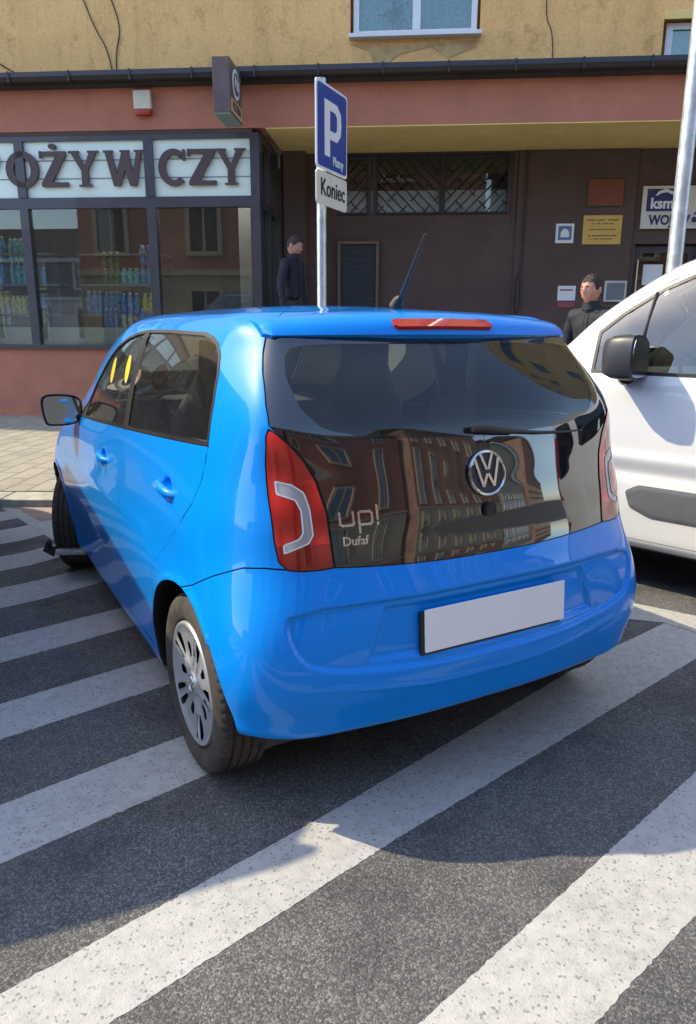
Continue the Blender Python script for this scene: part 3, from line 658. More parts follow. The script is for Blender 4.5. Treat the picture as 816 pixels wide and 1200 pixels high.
# handle knob under the badge
b_=MB(); b_.poly([(-.022,-.018),(.022,-.018),(.022,.006),(.013,.022),(-.013,.022),(-.022,.006)],(0,-.014)); bmesh.ops.bevel(b_.b,geom=b_.b.edges[:],offset=.004,segments=2,affect='EDGES'); b_.xf(Matrix.Translation((0,rear_y(0,.88)-.001,.88))); b_.build('hatch_release','darkmet',car,True,CO)
# letters
def rear_text(s,x,z,size,sx,bold,mat,name):
    me=text_mesh(s,size,.003,bold,'LEFT',sx); bm=bmesh.new(); bm.from_mesh(me)
    for v in bm.verts: v.co=Vector((v.co.x,v.co.z+.002,v.co.y))
    on_rear(bm,x,z); bmesh.ops.recalc_face_normals(bm,faces=bm.faces[:]); bm.to_mesh(me); bm.free(); me.materials.clear(); me.materials.append(M[mat])
    for p in me.polygons:p.material_index=0
    me.name=name; o=bpy.data.objects.new(name,me); COL.objects.link(o); o.parent=car; o.location=CO; return o
def up_badge():
    b_=MB(); S_=.0062
    def st(pts):
        for p,q in zip(pts,pts[1:]):
            p=Vector((p[0],0,p[1]));q=Vector((q[0],0,q[1])); d=(q-p).normalized(); p=p-d*S_/2;q=q+d*S_/2; n=Vector((-d.z,0,d.x))*S_/2
            n_=max(int((q-p).length/.008),1)
            for i in range(n_):
                a=p+(q-p)*i/n_;c=p+(q-p)*(i+1)/n_
                A=[a+n,c+n,c-n,a-n];f=[b_.b.verts.new((v.x,.005,v.z)) for v in A];k=[b_.b.verts.new((v.x,0,v.z)) for v in A]
                b_.b.faces.new(f[::-1]);b_.b.faces.new(k)
                for j in range(4): b_.b.faces.new((f[j],k[j],k[(j+1)%4],f[(j+1)%4]))
    st([(0,.034),(0,.004),(.006,0),(.034,0),(.038,.004),(.038,.034)]); st([(.054,-.020),(.054,.030),(.060,.034),(.086,.034),(.092,.028),(.092,.006),(.086,0),(.056,0)]); st([(.108,.012),(.108,.048)]); st([(.108,-.001),(.108,.001)])
    on_rear(b_.b,-.487,.880); b_.build('letters','chrome',car,False,CO)
up_badge(); rear_text('Dufaf',-.485,.836,.034,1.0,.0006,'chrome','dealer_lettering')
# wiper
def wiper():
    P=[(-.045,1.118),(0,1.116),(.05,1.108),(.12,1.100)]; b_=MB()
    b_.tube([(x,rear_y(x,z)-.018,z) for x,z in P],[.010,.014,.011,.008],12); r_=b_.build('rear_wiper','trim',car,True,CO)
    P=[(.04,1.108),(.12,1.100),(.22,1.090),(.33,1.084),(.43,1.082)]; b_=MB(); b_.tube([(x,rear_y(x,z)-.012,z) for x,z in P],[.007,.006,.005,.004,.0025],8); b_.build('wiper_blade','trim',r_,True)
wiper()
# antenna
b_=MB(); b_.tube([(0,.60,1.474),(0,.588,1.493),(0,.572,1.505)],[.026,.019,.010],14); an=b_.build('antenna','trim',car,True,CO)
b_=MB(); b_.tube([(0,.575,1.500),(0,.44,1.690)],[.0075,.0045],8); b_.build('mast','trim',an,True)
# door mirrors
for sg in(-1,1):
    cx,cy,cz=sg*.838,2.36,.992
    out=chaikin([(-.095,.015),(-.085,.060),(-.045,.080),(.080,.088),(.108,.060),(.095,-.060),(.070,-.076),(-.075,-.072)],2); out=[(-p[0],p[1]) for p in out]
    b_=MB(); prev=None
    for y,s_ in((0,.93),(-.0,1.0),(.03,1.0),(.07,.93),(.10,.75),(.115,.4)):
        ring=[b_.b.verts.new((cx+sg*-p[0]*s_,cy+y,cz+p[1]*s_)) for p in out]
        if prev:
            for i in range(len(ring)): b_.b.faces.new((prev[i],ring[i],ring[(i+1)%len(ring)],prev[(i+1)%len(ring)]))
        prev=ring
    b_.b.faces.new(prev); dm=b_.build('door_mirror','trim',car,True,CO)
    b_=MB(); b_.poly([(cx+sg*-p[0]*.90,cz+p[1]*.88) for p in out],(cy-.002,cy+.004)); b_.xf(Matrix.Translation((cx,cy,cz))@Matrix.Rotation(R(3.5)*sg,4,'Z')@Matrix.Translation((-cx,-cy,-cz))); g=b_.build('mirror_glass','mirror',dm)
    b_=MB(); b_.tube([(sg*.70,2.30,.975),(sg*.75,2.36,.955),(sg*.79,2.40,.965)],[.032,.026,.032],12); b_.build('mirror_arm','trim',dm,True)
# ---- wheels
def wheel(name,loc,rz,sg):
    t=bpy.data.objects.new(name,None); COL.objects.link(t); t.parent=car; t.location=(loc[0],loc[1]-1.77,loc[2]); t.rotation_euler=(0,0,rz)
    b_=MB(); R0=.2925
    prof=[(.205,-.062),(.212,-.078),(.235,-.0865),(.262,-.0855),(.279,-.078),(.2885,-.068)]
    for gx in (-.045,-.016,.014,.043): prof+=[(R0-.0008,gx-.0125),(R0,gx-.003),(R0-.0065,gx-.001),(R0-.0065,gx+.004),(R0,gx+.006)]
    prof+=[(.2885,.068),(.279,.078),(.262,.0855),(.235,.0865),(.228,.0840),(.222,.0835),(.212,.078),(.205,.062)]
    n=240; b_.lathe(prof,n,'X',close=True)
    for v in b_.b.verts:
        r=math.hypot(v.co.y,v.co.z)
        if r>.2875 and abs(v.co.x)>.049:
            k=int(round((math.atan2(v.co.z,v.co.y)%(2*math.pi))/(2*math.pi)*n))
            if k%4==0: v.co.y*=.984; v.co.z*=.984
        if r>.2875 and .018<abs(v.co.x)<.045:
            k=int(round((math.atan2(v.co.z,v.co.y)%(2*math.pi))/(2*math.pi)*n))
            if k%4==2: v.co.y*=.990; v.co.z*=.990
    b_.build('tyre','tyre',t,True,ang=25)
    b_=MB(); b_.lathe([(.206,-.07),(.206,.06),(.196,.062),(.186,-.02),(.15,-.05),(.05,-.05),(.05,-.06),(.15,-.07)],48,'X',close=True)
    if sg<0: b_.xf(Matrix.Rotation(math.pi,4,'Z'))
    b_.build('rim','darkmet',t,True)
    # cover
    rr=np.concatenate([[0.0005],np.linspace(.01,.203,60)]); aa=np.linspace(0,2*math.pi,241)
    prof_r=[0,.028,.034,.040,.10,.165,.183,.192,.200,.2035]; prof_x=[.080,.080,.077,.070,.066,.071,.077,.082,.079,.066]
    X=np.interp(rr,prof_r,prof_x); rg2,ag2=np.meshgrid(rr,aa,indexing='ij')
    per=2*math.pi/5; am=(ag2+per/2)%per-per/2
    X2=X[:,None]+0*ag2
    # raised spoke pairs
    spoke=np.exp(-((np.abs(am)*rg2-.016)/.008)**2)*np.clip((rg2-.04)/.03,0,1)*np.clip((.185-rg2)/.02,0,1); X2=X2+.006*spoke
    G2=np.stack([X2,rg2*np.cos(ag2),rg2*np.sin(ag2)],-1); G2[:,-1]=G2[:,0]
    sc=Surf.grid(G2); 
    if sc.N[3000,0]<0: sc.N=-sc.N; sc.Q=sc.Q[:,::-1]
    sc.N[:241]=(1,0,0)
    def slots(V):
        a=np.arctan2(V[:,2],V[:,1]); r=np.hypot(V[:,1],V[:,2]); d=np.full(len(V),1e3)
        for k in range(5):
            for off,(q0,q1,w_) in ((.15,(.108,.172,.0095)),(-.15,(.108,.172,.0095)),(per/2,(.092,.118,.0135))):
                t0=k*per+off; cx,cy=math.cos(t0),math.sin(t0); al=V[:,1]*cx+V[:,2]*cy; pe=-V[:,1]*cy+V[:,2]*cx
                tt=np.clip(al,q0,q1); d=np.minimum(d,np.hypot(al-tt,pe)-w_*(.7+.5*(tt-q0)/(q1-q0)))
        return d
    hole,cov=sc.cut(slots)
    if sg<0:
        for s2 in (cov,): s2.V=s2.V*np.array([-1,-1,1]); s2.N=s2.N*np.array([-1,-1,1])
    cv=cov.obj('wheel_cover','silver',t,0,None,mirror=False)
    b_=MB(); b_.lathe([(.0245,.0805),(.0260,.0825),(.0275,.0805)],36,'X',close=False)
    # small roundel on the hub
    b_.b.faces.ensure_lookup_table(); 
    b_.b.free(); b_=MB(); b_.lathe([(.0235,.079),(.0245,.0825),(.0275,.0825),(.0285,.079)],40,'X',close=True)
    for s_ in(-1,1):
        for p,q in(((s_*.010,.024),(s_*.001,.004)),((s_*.020,.016),(s_*.009,-.018)),((s_*.009,-.018),(s_*.001,0))):
            b_.tube([(.081,p[0],p[1]),(.081,q[0],q[1])],.0016,6)
    if sg<0: b_.xf(Matrix.Rotation(math.pi,4,'Z'))
    b_.build('hub_emblem','chrome',cv,True)
    return t
wheel('wheel',(-.712,.548,.2915),0,-1); wheel('wheel',(.730,.540,.2915),0,1)
wheel('wheel',(-.712,2.955,.2915),R(-24),-1); wheel('wheel',(.712,2.955,.2915),R(-24),1)
# ---- interior
def inner():
    a_,s_=SC.cut(arch_f(.36)); _,s_=s_.cut(rear_f(clearw,-.01)); _,s_=s_.cut(side_f(dlo,off=.016)); _,s_=s_.cut(front_f(wsc,.02)); _,s_=s_.cut(lambda V:V[:,2]-.34)
    lo,hi=s_.cut(lambda V:V[:,2]-1.075)
    for q in (lo,hi): q.V=q.V-q.N*np.where(q.V[:,2:3]>.95,.018,.05); q.N=-q.N; q.Q=q.Q[:,::-1]; q.L=[p[::-1] for p in q.L]
    lo.obj('interior_panel','inner',car,0,CO); hi.obj('headliner','headl',car,0,CO)
    # window posts stay between the panes
    b_=MB(); b_.box((-.70,.16,.24),(.70,3.3,.30)); b_.box((-.60,.95,.30),(.60,2.55,.34)); b_.build('floor_pan','trim',car,False,CO)
    b_=MB(); b_.box((-.72,.90,.20),(.72,2.6,.24)); b_.box((-.48,.2,.20),(.48,.9,.26),None,.02); b_.box((.10,.14,.22),(.42,.50,.27),None,.02); b_.build('underbody','trim',car,False,CO)
inner()
def seat(x,y,name,w_=.24,rear=False):
    b_=MB(); b_.box((x-w_,y,.50),(x+w_,y+.48,.64),None,.05); rt_=b_.build(name,'seat',car,True,CO)
    b_=MB(); prof=[(.0,.0,.90),(-.03,.20,1.0),(-.06,.42,.95),(-.085,.56,.62),(-.09,.62,.50),(-.10,.72,.48),(-.11,.80,.40)] if not rear else [(0,0,.95),(-.03,.22,1),(-.06,.38,.97),(-.08,.43,.9)]
    prev=None
    for dy,dz,ww in prof:
        out=chaikin([(x-w_*ww,y+dy-.05),(x+w_*ww,y+dy-.05),(x+w_*ww,y+dy+.06),(x-w_*ww,y+dy+.06)],2)
        ring=[b_.b.verts.new((p[0],p[1],.62+dz)) for p in out]
        if prev:
            for i in range(len(ring)): b_.b.faces.new((prev[i],ring[i],ring[(i+1)%len(ring)],prev[(i+1)%len(ring)]))
        else: b_.b.faces.new(ring[::-1])
        prev=ring
    b_.b.faces.new(prev); b_.build('seat_back','seat',rt_,True,ang=60)
for x in(-.33,.33): seat(x,1.45,'front_seat'); seat(x*.95,.72,'rear_seat',.30,True)
for x in(-.31,.31):
    b_=MB(); b_.box((x-.10,.635,1.055),(x+.10,.705,1.165),None,.028); b_.tube([(x-.05,.67,1.0),(x-.05,.67,1.08)],.006,6); b_.tube([(x+.05,.67,1.0),(x+.05,.67,1.08)],.006,6); b_.build('headrest','seat',car,True,CO)
b_=MB(); b_.box((-.64,.28,.955),(.64,.62,.985),None,.01); b_.build('parcel_shelf','inner',car,False,CO)
b_=MB(); b_.poly([(2.15,.60),(2.10,.85),(2.20,.98),(2.45,1.02),(2.75,1.0),(2.75,.6)],(-.66,.66),0); b_.poly([(2.16,.95),(2.2,1.04),(2.36,1.05),(2.4,.98)],(-.50,-.20),0); b_.build('dashboard','inner',car,False,CO)
b_=MB(); b_.lathe([(.175,-.012),(.187,0),(.175,.012),(.165,0)],32,'Y',close=True); b_.tube([(-.17,0,0),(.17,0,0)],.016,8); b_.tube([(0,0,0),(0,0,-.17)],.016,8); b_.lathe([(.01,-.02),(.06,-.015),(.06,.02),(.01,.025)],16,'Y')
b_.xf(Matrix.Translation((-.34,2.02,.93))@Matrix.Rotation(R(-22),4,'X')); b_.build('steering_wheel','trim',car,True,CO)
b_=MB(); b_.box((-.12,2.0,1.30),(.12,2.03,1.36),None,.012); b_.tube([(0,2.03,1.33),(0,2.10,1.40)],.008,6); b_.build('rear_view_mirror','trim',car,True,CO)
# ================================================================ SHOP / APARTMENT BUILDING
bd=thing('apartment_building','long ochre rendered building with terracotta fascia and dark brown recessed ground floor','building',tuple(FW(0,0)),TH)
def part(name,mat,boxes,parent=None,bev=0,smooth=False):
    b_=MB()
    for lo,hi in boxes: b_.box(lo,hi,None,bev)
    return b_.build(name,mat,parent if parent is not None else bd,smooth)
SL,SR=-14.0,26.0; GZ=.10
part('upper_wall','beige',[((SL,.22,4.50),(4.86,13,17.6)),((4.86,.22,6.6),(6.50,13,17.6)),((4.86,.22,4.50),(6.50,13,4.99)),((4.86,.45,4.99),(6.50,13,6.6)),((6.50,.22,4.50),(8.74,13,17.6)),((8.74,.22,5.13),(10.1,13,17.6)),((8.74,.45,4.50),(10.1,13,5.13)),((10.1,.22,4.5),(SR,13,17.6))])
def strip(name,mat,t0,t1,z0,z1,n=1,bev=0.0):
    return part(name,mat,[((SL,t0,z0),(SR,t1,z1))],bev=bev)
strip('fascia','redwall',-.02,.42,3.92,4.42)
# eaves: overhanging edge of the ledge roof with gutter and brackets
strip('eaves','eaves',-.16,.40,4.42,4.455)
b_=MB()
for i in range(7): pass
b_.poly([(-.27,4.56),(-.285,4.50),(-.25,4.455),(-.19,4.445),(-.15,4.465),(-.15,4.56),(-.165,4.56),(-.165,4.475),(-.195,4.46),(-.24,4.468),(-.268,4.505),(-.255,4.56)],(SL,SR),0)
b_.box((SL,-.15,4.457),(SR,.22,4.53)); gut=b_.build('gutter','darkmet',bd)
b_=MB(); b_.poly([(-.292,4.565),(-.292,4.436),(-.14,4.436),(-.14,4.443),(-.286,4.443),(-.286,4.565)],(0,.025),0); gb=b_.build('gutter_bracket','darkmet',gut,off=(SL+.1,0,0))
for k in range(1,50):
    g2=gb.copy(); COL.objects.link(g2); g2.location.x=SL+.8*k+.1
b_=MB(); b_.box((3.78,-.02,3.905),(SR,1.42,3.917)); b_.build('soffit','soffit',bd)
b_=MB(); b_.box((SL,-.012,3.86),(3.60,.2,3.915)); b_.build('shop_header','brownwall',bd)
# recessed brown wall (opening for the barred window s 4.55..7.16, door s 9.0..9.9)
BZ=3.9; w0,w1,wz0,wz1=4.55,7.14,3.04,3.885
part('recessed_wall','brownwall',[((3.72,1.4,.0),(w0,1.75,BZ)),((w0,1.4,.0),(w1,1.75,wz0)),((w0,1.4,wz1),(w1,1.75,BZ)),((w1,1.4,.0),(8.96,1.75,BZ)),((8.96,1.4,2.62),(9.86,1.75,BZ)),((9.86,1.4,0),(SR,1.75,BZ)),((7.22,1.372,.1),(8.90,1.399,BZ)),((7.165,1.375,2.9),(7.2,1.398,BZ))])
part('recessed_pier','brownwall',[((3.80,1.2,0),(4.12,1.398,BZ))])
part('entrance_step','tile',[((3.72,-.9,.0),(5.0,1.4,.72)),((3.72,-1.2,.0),(5.0,-.9,.60)),((3.72,-1.5,0),(5.0,-1.2,.48)),((3.72,-1.8,0),(5.0,-1.5,.36)),((3.72,-2.1,0),(5.0,-1.8,.24))])
# barred window
def barred():
    b_=MB(); b_.box((w0,1.46,wz0),(w1,1.50,wz0+.05)); b_.box((w0,1.46,wz1-.05),(w1,1.50,wz1)); 
    for x in(w0,5.02,5.10,6.10,w1-.05): b_.box((x,1.455,wz0),(x+.05,1.505,wz1))
    fr=b_.build('barred_window','frame',bd)
    b_=MB(); b_.box((w0,1.50,wz0),(w1,1.508,wz1)); b_.build('pane','sglass',fr)
    b_=MB(); b_.box((w0,1.52,wz0),(w1,1.54,wz0+.36)); b_.build('net_curtain','curtain',fr); part('back_room','room',[((w0-.2,2.6,2.4),(w1+.2,2.62,4.2)),((8.7,2.2,.1),(10.2,2.22,2.9)),((8.7,1.76,.1),(8.72,2.2,2.9)),((10.18,1.76,.1),(10.2,2.2,2.9)),((8.7,1.76,2.88),(10.2,2.2,2.9)),((w0-.2,1.76,4.1),(w1+.2,2.6,4.12)),((w0-.2,1.76,2.6),(w1+.2,2.6,2.62)),((w0-.2,1.76,2.6),(w0-.18,2.6,4.1)),((w1+.18,1.76,2.6),(w1+.2,2.6,4.1))])
    # herringbone bars in front of each leaf
    def leaf(x0,x1,sg):
        b_=MB(); z0,z1=wz0+.03,wz1-.03; 
        def seg(p,q):
            # clip line to rect
            (xa,za),(xb,zb)=p,q; t0,t1=0,1
            for d,lo,hi,a in((xb-xa,x0,x1,xa),(zb-za,z0,z1,za)):
                if abs(d)<1e-9:
                    if a<lo or a>hi: return
                    continue
                u,v=(lo-a)/d,(hi-a)/d
                if u>v:u,v=v,u
                t0=max(t0,u);t1=min(t1,v)
            if t1-t0>1e-3: b_.tube([(xa+(xb-xa)*t0,1.435,za+(zb-za)*t0),(xa+(xb-xa)*t1,1.435,za+(zb-za)*t1)],.009,5)
        W_=x1-x0
        for k in range(-9,16):
            c=k*.15
            seg((x0-1 if sg>0 else x0-1,z0+c+(-1 if sg>0 else 1)),(x1+1,z0+c+((W_+1) if sg>0 else -(W_+1))))
        for k in range(-8,14):
            for j in range(-8,14):
                if (j+k)%2: continue
                px,pz=x0+.17*k,z0+.17*j
                seg((px,pz),(px+.11,pz-.11*sg))
        for x in(x0,x1): b_.box((x-.012,1.425,z0),(x+.012,1.445,z1))
        for z in(z0,z1): b_.box((x0,1.425,z-.012),(x1,1.445,z+.012))
        b_.build('window_grille','black',fr)
    leaf(w0+.05,5.02,1); leaf(5.16,6.10,-1); leaf(6.16,w1-.06,1)
barred()
# building entrance door on the right
b_=MB(); b_.box((8.96,1.50,.1),(9.86,1.55,.9)); b_.box((8.96,1.5,.9),(9.06,1.55,2.6)); b_.box((9.76,1.5,.9),(9.86,1.55,2.6)); b_.box((9.06,1.5,2.5),(9.76,1.55,2.6)); dr=b_.build('entrance_door','frame',bd)
b_=MB(); b_.box((9.06,1.53,.9),(9.76,1.535,2.5)); b_.build('door_pane','sglass',dr); b_=MB(); b_.tube([(9.03,1.44,1.9),(9.03,1.44,2.4)],.014,8); b_.tube([(9.03,1.44,1.95),(9.03,1.5,1.95)],.01,6); b_.tube([(9.03,1.44,2.35),(9.03,1.5,2.35)],.01,6); b_.build('door_handle','chrome',dr)
b_=MB(); b_.box((9.14,1.515,2.05),(9.42,1.528,2.34)); b_.build('door_notice','signwhite',dr)
# shop front: red plinth, grey frame, panes, sign panels
part('plinth','redwall',[((SL,-.0,.0),(3.70,.28,1.10))])
fr_b=[((SL,-.05,1.10),(3.70,.10,1.16)),((SL,-.035,2.965),(3.70,.075,3.10)),((SL,-.035,3.80),(3.70,.075,3.86))]
mull=[-13.4,-11.6,-9.8,-8.1,-6.3,-4.5,-2.95,-1.35,.43,2.21]
for x in mull: fr_b.append(((x-.06,-.05,1.16),(x+.06,.09,2.965))); fr_b.append(((x-.06,-.05,3.10),(x+.06,.09,3.80)))
fr_b.append(((3.58,-.06,1.16),(3.70,.10,3.86)))
sf=part('shop_front_frame','frame',fr_b)
edges=[-13.4,-11.6,-9.8,-8.1,-6.3,-4.5,-2.95,-1.35,.43,2.21,3.64]
for a,c in zip(edges,edges[1:]):
    b_=MB(); b_.box((a+.06,.0,1.16),(c-.06,.012,2.965)); pn=b_.build('shop_window','sglass',bd)
    b_=MB(); b_.box((a+.06,.0,3.10),(c-.06,.01,3.80)); sp_=b_.build('sign_panel','mint',bd)
    b_=MB(); b_.box((a+.06,-.008,3.335),(c-.06,-.002,3.347)); b_.box((a+.06,-.008,3.56),(c-.06,-.002,3.572)); b_.build('panel_rail','tile',sp_)
    b_=MB(); b_.box((a+.065,.03,1.16),(c-.065,.034,1.40)); b_.build('window_film','mintlow',pn)
# side return of the shop window (glazed corner going back to the recess)
b_=MB()
for t in(.10,.72,1.30): b_.box((3.60,t,1.10),(3.69,t+.07,3.86))
b_.box((3.60,.10,2.965),(3.69,1.37,3.10)); b_.box((3.60,.10,3.80),(3.69,1.37,3.90)); b_.box((3.60,.10,1.1),(3.69,1.37,1.16)); sr=b_.build('corner_frame','frame',bd)
b_=MB(); b_.box((3.64,.17,3.10),(3.65,.72,3.80)); b_.box((3.64,.79,3.10),(3.65,1.30,3.80)); b_.build('corner_pane','sglass',sr)
b_=MB(); b_.box((3.64,.17,1.16),(3.65,.72,2.965)); b_.build('corner_pane','sglass',sr)
part('corner_plinth','redwall',[((3.5,.28,.0),(3.70,.75,1.10))])
# interior shell of the shop
part('shop_room','room',[((SL,4.4,.0),(3.6,4.5,3.8)),((SL,.15,3.78),(3.58,4.4,3.84)),((SL,.3,.40),(3.6,4.4,.45)),((3.50,1.5,.45),(3.58,4.4,3.78))])
part('inner_pier','tile',[((2.9,2.1,.45),(3.1,2.3,3.7))])
# upper windows
def upwin(x0,x1,z0,z1,nm=True):
    b_=MB(); f=.07; cx=(x0+x1)/2+.02
    b_.box((x0,.26,z0),(x0+f,.34,z1)); b_.box((x1-f,.26,z0),(x1,.34,z1)); b_.box((x0+f,.26,z0),(x1-f,.34,z0+f)); b_.box((x0+f,.26,z1-f),(x1-f,.34,z1)); b_.box((cx-.05,.255,z0+f),(cx+.05,.335,z1-f))
    b_.box((x0-.05,.10,z0-.045),(x1+.05,.30,z0-.002)); fr=b_.build('upper_window','wframe',bd)
    b_=MB(); b_.box((x0+f,.30,z0+f),(cx-.05,.306,z1-f)); b_.box((cx+.05,.30,z0+f),(x1-f,.306,z1-f)); b_.build('pane','vglass',fr)
    # gathered net curtain
    b_=MB(); prev=None; n=160
    for k in range(n+1):
        x=x0+.05+(x1-x0-.1)*k/n; y=.375+.018*math.sin(k*.9)+.008*math.sin(k*2.3); q=[b_.b.verts.new((x,y,z0+.05)),b_.b.verts.new((x,y,z1))]
        if prev: b_.b.faces.new((prev[0],q[0],q[1],prev[1]))
        prev=q
    b_.build('net_curtain','curtain',fr,True)
    return fr
u1=upwin(4.90,6.46,5.02,6.58)
# potted greenery behind the pane
b_=MB()
for k in range(90):
    a=rng.uniform(0,6.28); r=abs(rng.normal(0,.10)); x=5.42+r*math.cos(a); z=5.28+r*.9*math.sin(a)+.02; y=.345
    d=Vector((rng.normal(),rng.normal()*.3,rng.normal())).normalized()*.04; e=Vector((-d.z,0,d.x))*.3
    v=[b_.b.verts.new(Vector((x,y,z))+q) for q in(-d,e,d,-e)]; b_.b.faces.new(v)
b_.build('plant_leaves',simple('leaves',(.07,.11,.07),.7),u1)
fr=MB(); fr.box((8.80,.30,4.50),(8.88,.36,5.09)); fr.box((8.88,.30,5.02),(10.04,.36,5.09)); fr.box((9.96,.30,4.5),(10.04,.36,5.02)); fo=fr.build('upper_window','wframe',bd)
b_=MB(); b_.box((8.88,.33,4.5),(9.96,.336,5.02)); b_.build('pane','vglass',fo); b_=MB(); b_.box((8.86,.38,4.5),(9.98,.39,5.05)); b_.build('net_curtain','curtain',fo)
b_=MB(); b_.poly([(4.86,4.93),(5.5,4.90),(6.5,4.94),(6.45,4.86),(6.1,4.74),(5.9,4.88),(5.5,4.80),(5.2,4.62),(5.1,4.85)],(.212,.2195)); b_.build('stain',simple('wall_stain',(.50,.34,.16),.95,var=.2,scale=8),bd)
part('lintel','soffit',[((8.74,.19,5.10),(10.1,.215,5.20))])
# storeys above (out of the picture): plain window rows so the wall reads as a building from elsewhere
for z in (8.1,11.2,14.3):
    for x in np.arange(-12,25,3.6):
        b_=MB(); b_.box((x,.17,z),(x+1.5,.215,z+1.5)); f_=b_.build('upper_window','wframe',bd); b_=MB(); b_.box((x+.07,.15,z+.07),(x+.72,.168,z+1.43)); b_.box((x+.79,.15,z+.07),(x+1.43,.168,z+1.43)); b_.build('pane','vglass',f_)
# ---------------------------------------------------------------- lettering  P O Z Y W C Z Y
sg_=thing('shop_sign','large brown slab letters across the pale green panels above the shop window','shop sign',tuple(FW(1.8,-.06,3.45)),TH)
sg_.location.z=0; o2=Matrix.Translation((-1.8,.06,0))
def slab_letter(ch,s,w_=.40,h=.44,z=3.455):
    t=.085; b_=MB(); y=(-.05,-.016); H=h/2
    def P(pts): b_.poly([(s+p[0]*w_/2,z+p[1]*H) for p in pts],y)
    k=t/w_*2; kv=t*.55/H
    if ch=='Z': P([(-.85,1),(.9,1),(.9,1-kv),(-.15,-1+kv*1.2),(.95,-1+kv*1.2),(.95,-1),(-.9,-1),(-.9,-1+kv),(.2,1-kv*1.2),(-.85,1-kv*1.2)]); P([(-.95,1.02),(-.78,1.02),(-.78,.62),(-.95,.62)]) 
    if ch=='Y': P([(-1,1),(-.30,1),(-.30,.90),(-.42,.90),(0,.12),(.34,.90),(.22,.90),(.22,1),(.95,1),(.95,.90),(.80,.90),(.22,-.12),(.22,-.90),(.42,-.90),(.42,-1),(-.42,-1),(-.42,-.90),(-.22,-.90),(-.22,-.12),(-.84,.90),(-1,.90)])
    if ch=='W': P([(-1.1,1),(-.55,1),(-.55,.9),(-.66,.9),(-.40,-.25),(-.08,.9),(-.18,.9),(-.18,1),(.35,1),(.35,.9),(.26,.9),(.50,-.25),(.72,.9),(.6,.9),(.6,1),(1.1,1),(1.1,.9),(1.0,.9),(.66,-1),(.30,-1),(.06,-.1),(-.24,-1),(-.60,-1),(-1.0,.9),(-1.1,.9)])
    if ch in'OC':
        n=40; a0,a1=(0,2*math.pi) if ch=='O' else (R(48),R(312))
        for i in range(n):
            a=a0+(a1-a0)*i/n;c=a0+(a1-a0)*(i+1)/n
            ri,rh=.52,.70
            P([(math.cos(a)*1.0,math.sin(a)*1.04),(math.cos(c)*1.0,math.sin(c)*1.04),(math.cos(c)*ri,math.sin(c)*rh),(math.cos(a)*ri,math.sin(a)*rh)])
        if ch=='C': P([(.58,1.0),(.74,1.0),(.74,.38),(.58,.38)])
    if ch=='P': P([(-.9,1),(-.3,1),(-.3,-1),(-.9,-1)]); P([(-.3,1),(.5,1),(.9,.75),(.9,.25),(.5,0),(-.3,0),(-.3,.2),(.3,.2),(.4,.4),(.4,.7),(.3,.8),(-.3,.8)])
    if ch=='S': P([(-.8,1),(.8,1),(.8,.55),(.3,.75),(-.35,.7),(-.35,.35),(.8,-.1),(.8,-.85),(.5,-1),(-.8,-1),(-.8,-.55),(-.3,-.75),(.3,-.7),(.3,-.35),(-.8,.1),(-.8,.85)])
    b_.xf(o2); return b_.build('letter','letter',sg_)
for ch,s,w_ in[('S',-.52,.36),('P',-.04,.38),('O',.46,.46),('Z',.90,.40),('Y',1.33,.43),('W',1.87,.50),('C',2.55,.42),('Z',2.93,.40),('Y',3.32,.42)]: slab_letter(ch,s,w_)
b_=MB(); b_.poly([(.90+.055*math.cos(a),3.735+.034*math.sin(a)) for a in np.linspace(0,2*math.pi,20)[:-1]],(-.05,-.016)); b_.xf(o2); b_.build('letter','letter',sg_)
# ---------------------------------------------------------------- things on the facade
def fthing(name,label,cat,s,t,z,group=None): 
    p=FW(s,t); return thing(name,label,cat,(p.x,p.y,z),TH,group)
ab=fthing('alarm_box','small cream alarm box with red foot on the terracotta fascia','alarm box',2.19,-.02,4.10)
b_=MB(); b_.box((-.115,-.09,.05),(.115,0,.27),None,.012); b_.build('housing',simple('alarm_cream',(.60,.56,.44),.5),ab,True)
b_=MB(); b_.box((-.105,-.085,-.02),(.105,0,.048),None,.008); b_.build('strobe',simple('alarm_red',(.35,.03,.02),.3),ab,True)
# projecting light-box sign
ps=fthing('projecting_sign','brown projecting sign box with white oval and yellow strip, edge-on to the fascia','sign',3.42,-.16,3.80)
b_=MB(); b_.box((-.105,-.66,.10),(.105,-.05,.70),None,.006); box=b_.build('sign_box',simple('brown_sign',(.12,.085,.085),.4,var=.2,scale=8),ps)
b_=MB(); b_.box((-.10,-.655,.085),(.10,-.055,.099)); b_.build('sign_base',simple('green_grey',(.20,.25,.22),.5),ps)
b_=MB(); b_.poly([(-.36+.17*math.cos(a),.475+.17*math.sin(a)) for a in np.linspace(0,2*math.pi,40)[:-1]],(.1055,.112),0); ov=b_.build('oval','signwhite',ps)
b_=MB(); b_.poly([(-.36+.13*math.cos(a),.475+.125*math.sin(a)) for a in np.linspace(0,2*math.pi,40)[:-1]],(.1125,.116),0); b_.build('oval_centre',simple('dark_centre',(.10,.11,.15),.5),ov)
fm=Matrix.Translation((.118,-.36,.475))@Matrix(((0,0,1,0),(1,0,0,0),(0,1,0,0),(0,0,0,1)))
text_obj('oval_letters','KS',.16,.006,'signwhite',ov,fm@Matrix.Rotation(R(-14),4,'Z'),.006)
b_=MB(); b_.box((.1055,-.63,.125),(.110,-.08,.275)); b_.build('yellow_strip',simple('sign_yellow',(.62,.42,.20),.5),ps)
text_obj('strip_letters','PIZZERIA',.125,.004,'brownwall',ps,Matrix.Translation((.112,-.355,.20))@Matrix(((0,0,1,0),(1,0,0,0),(0,1,0,0),(0,0,0,1))),.003,sx=.85)
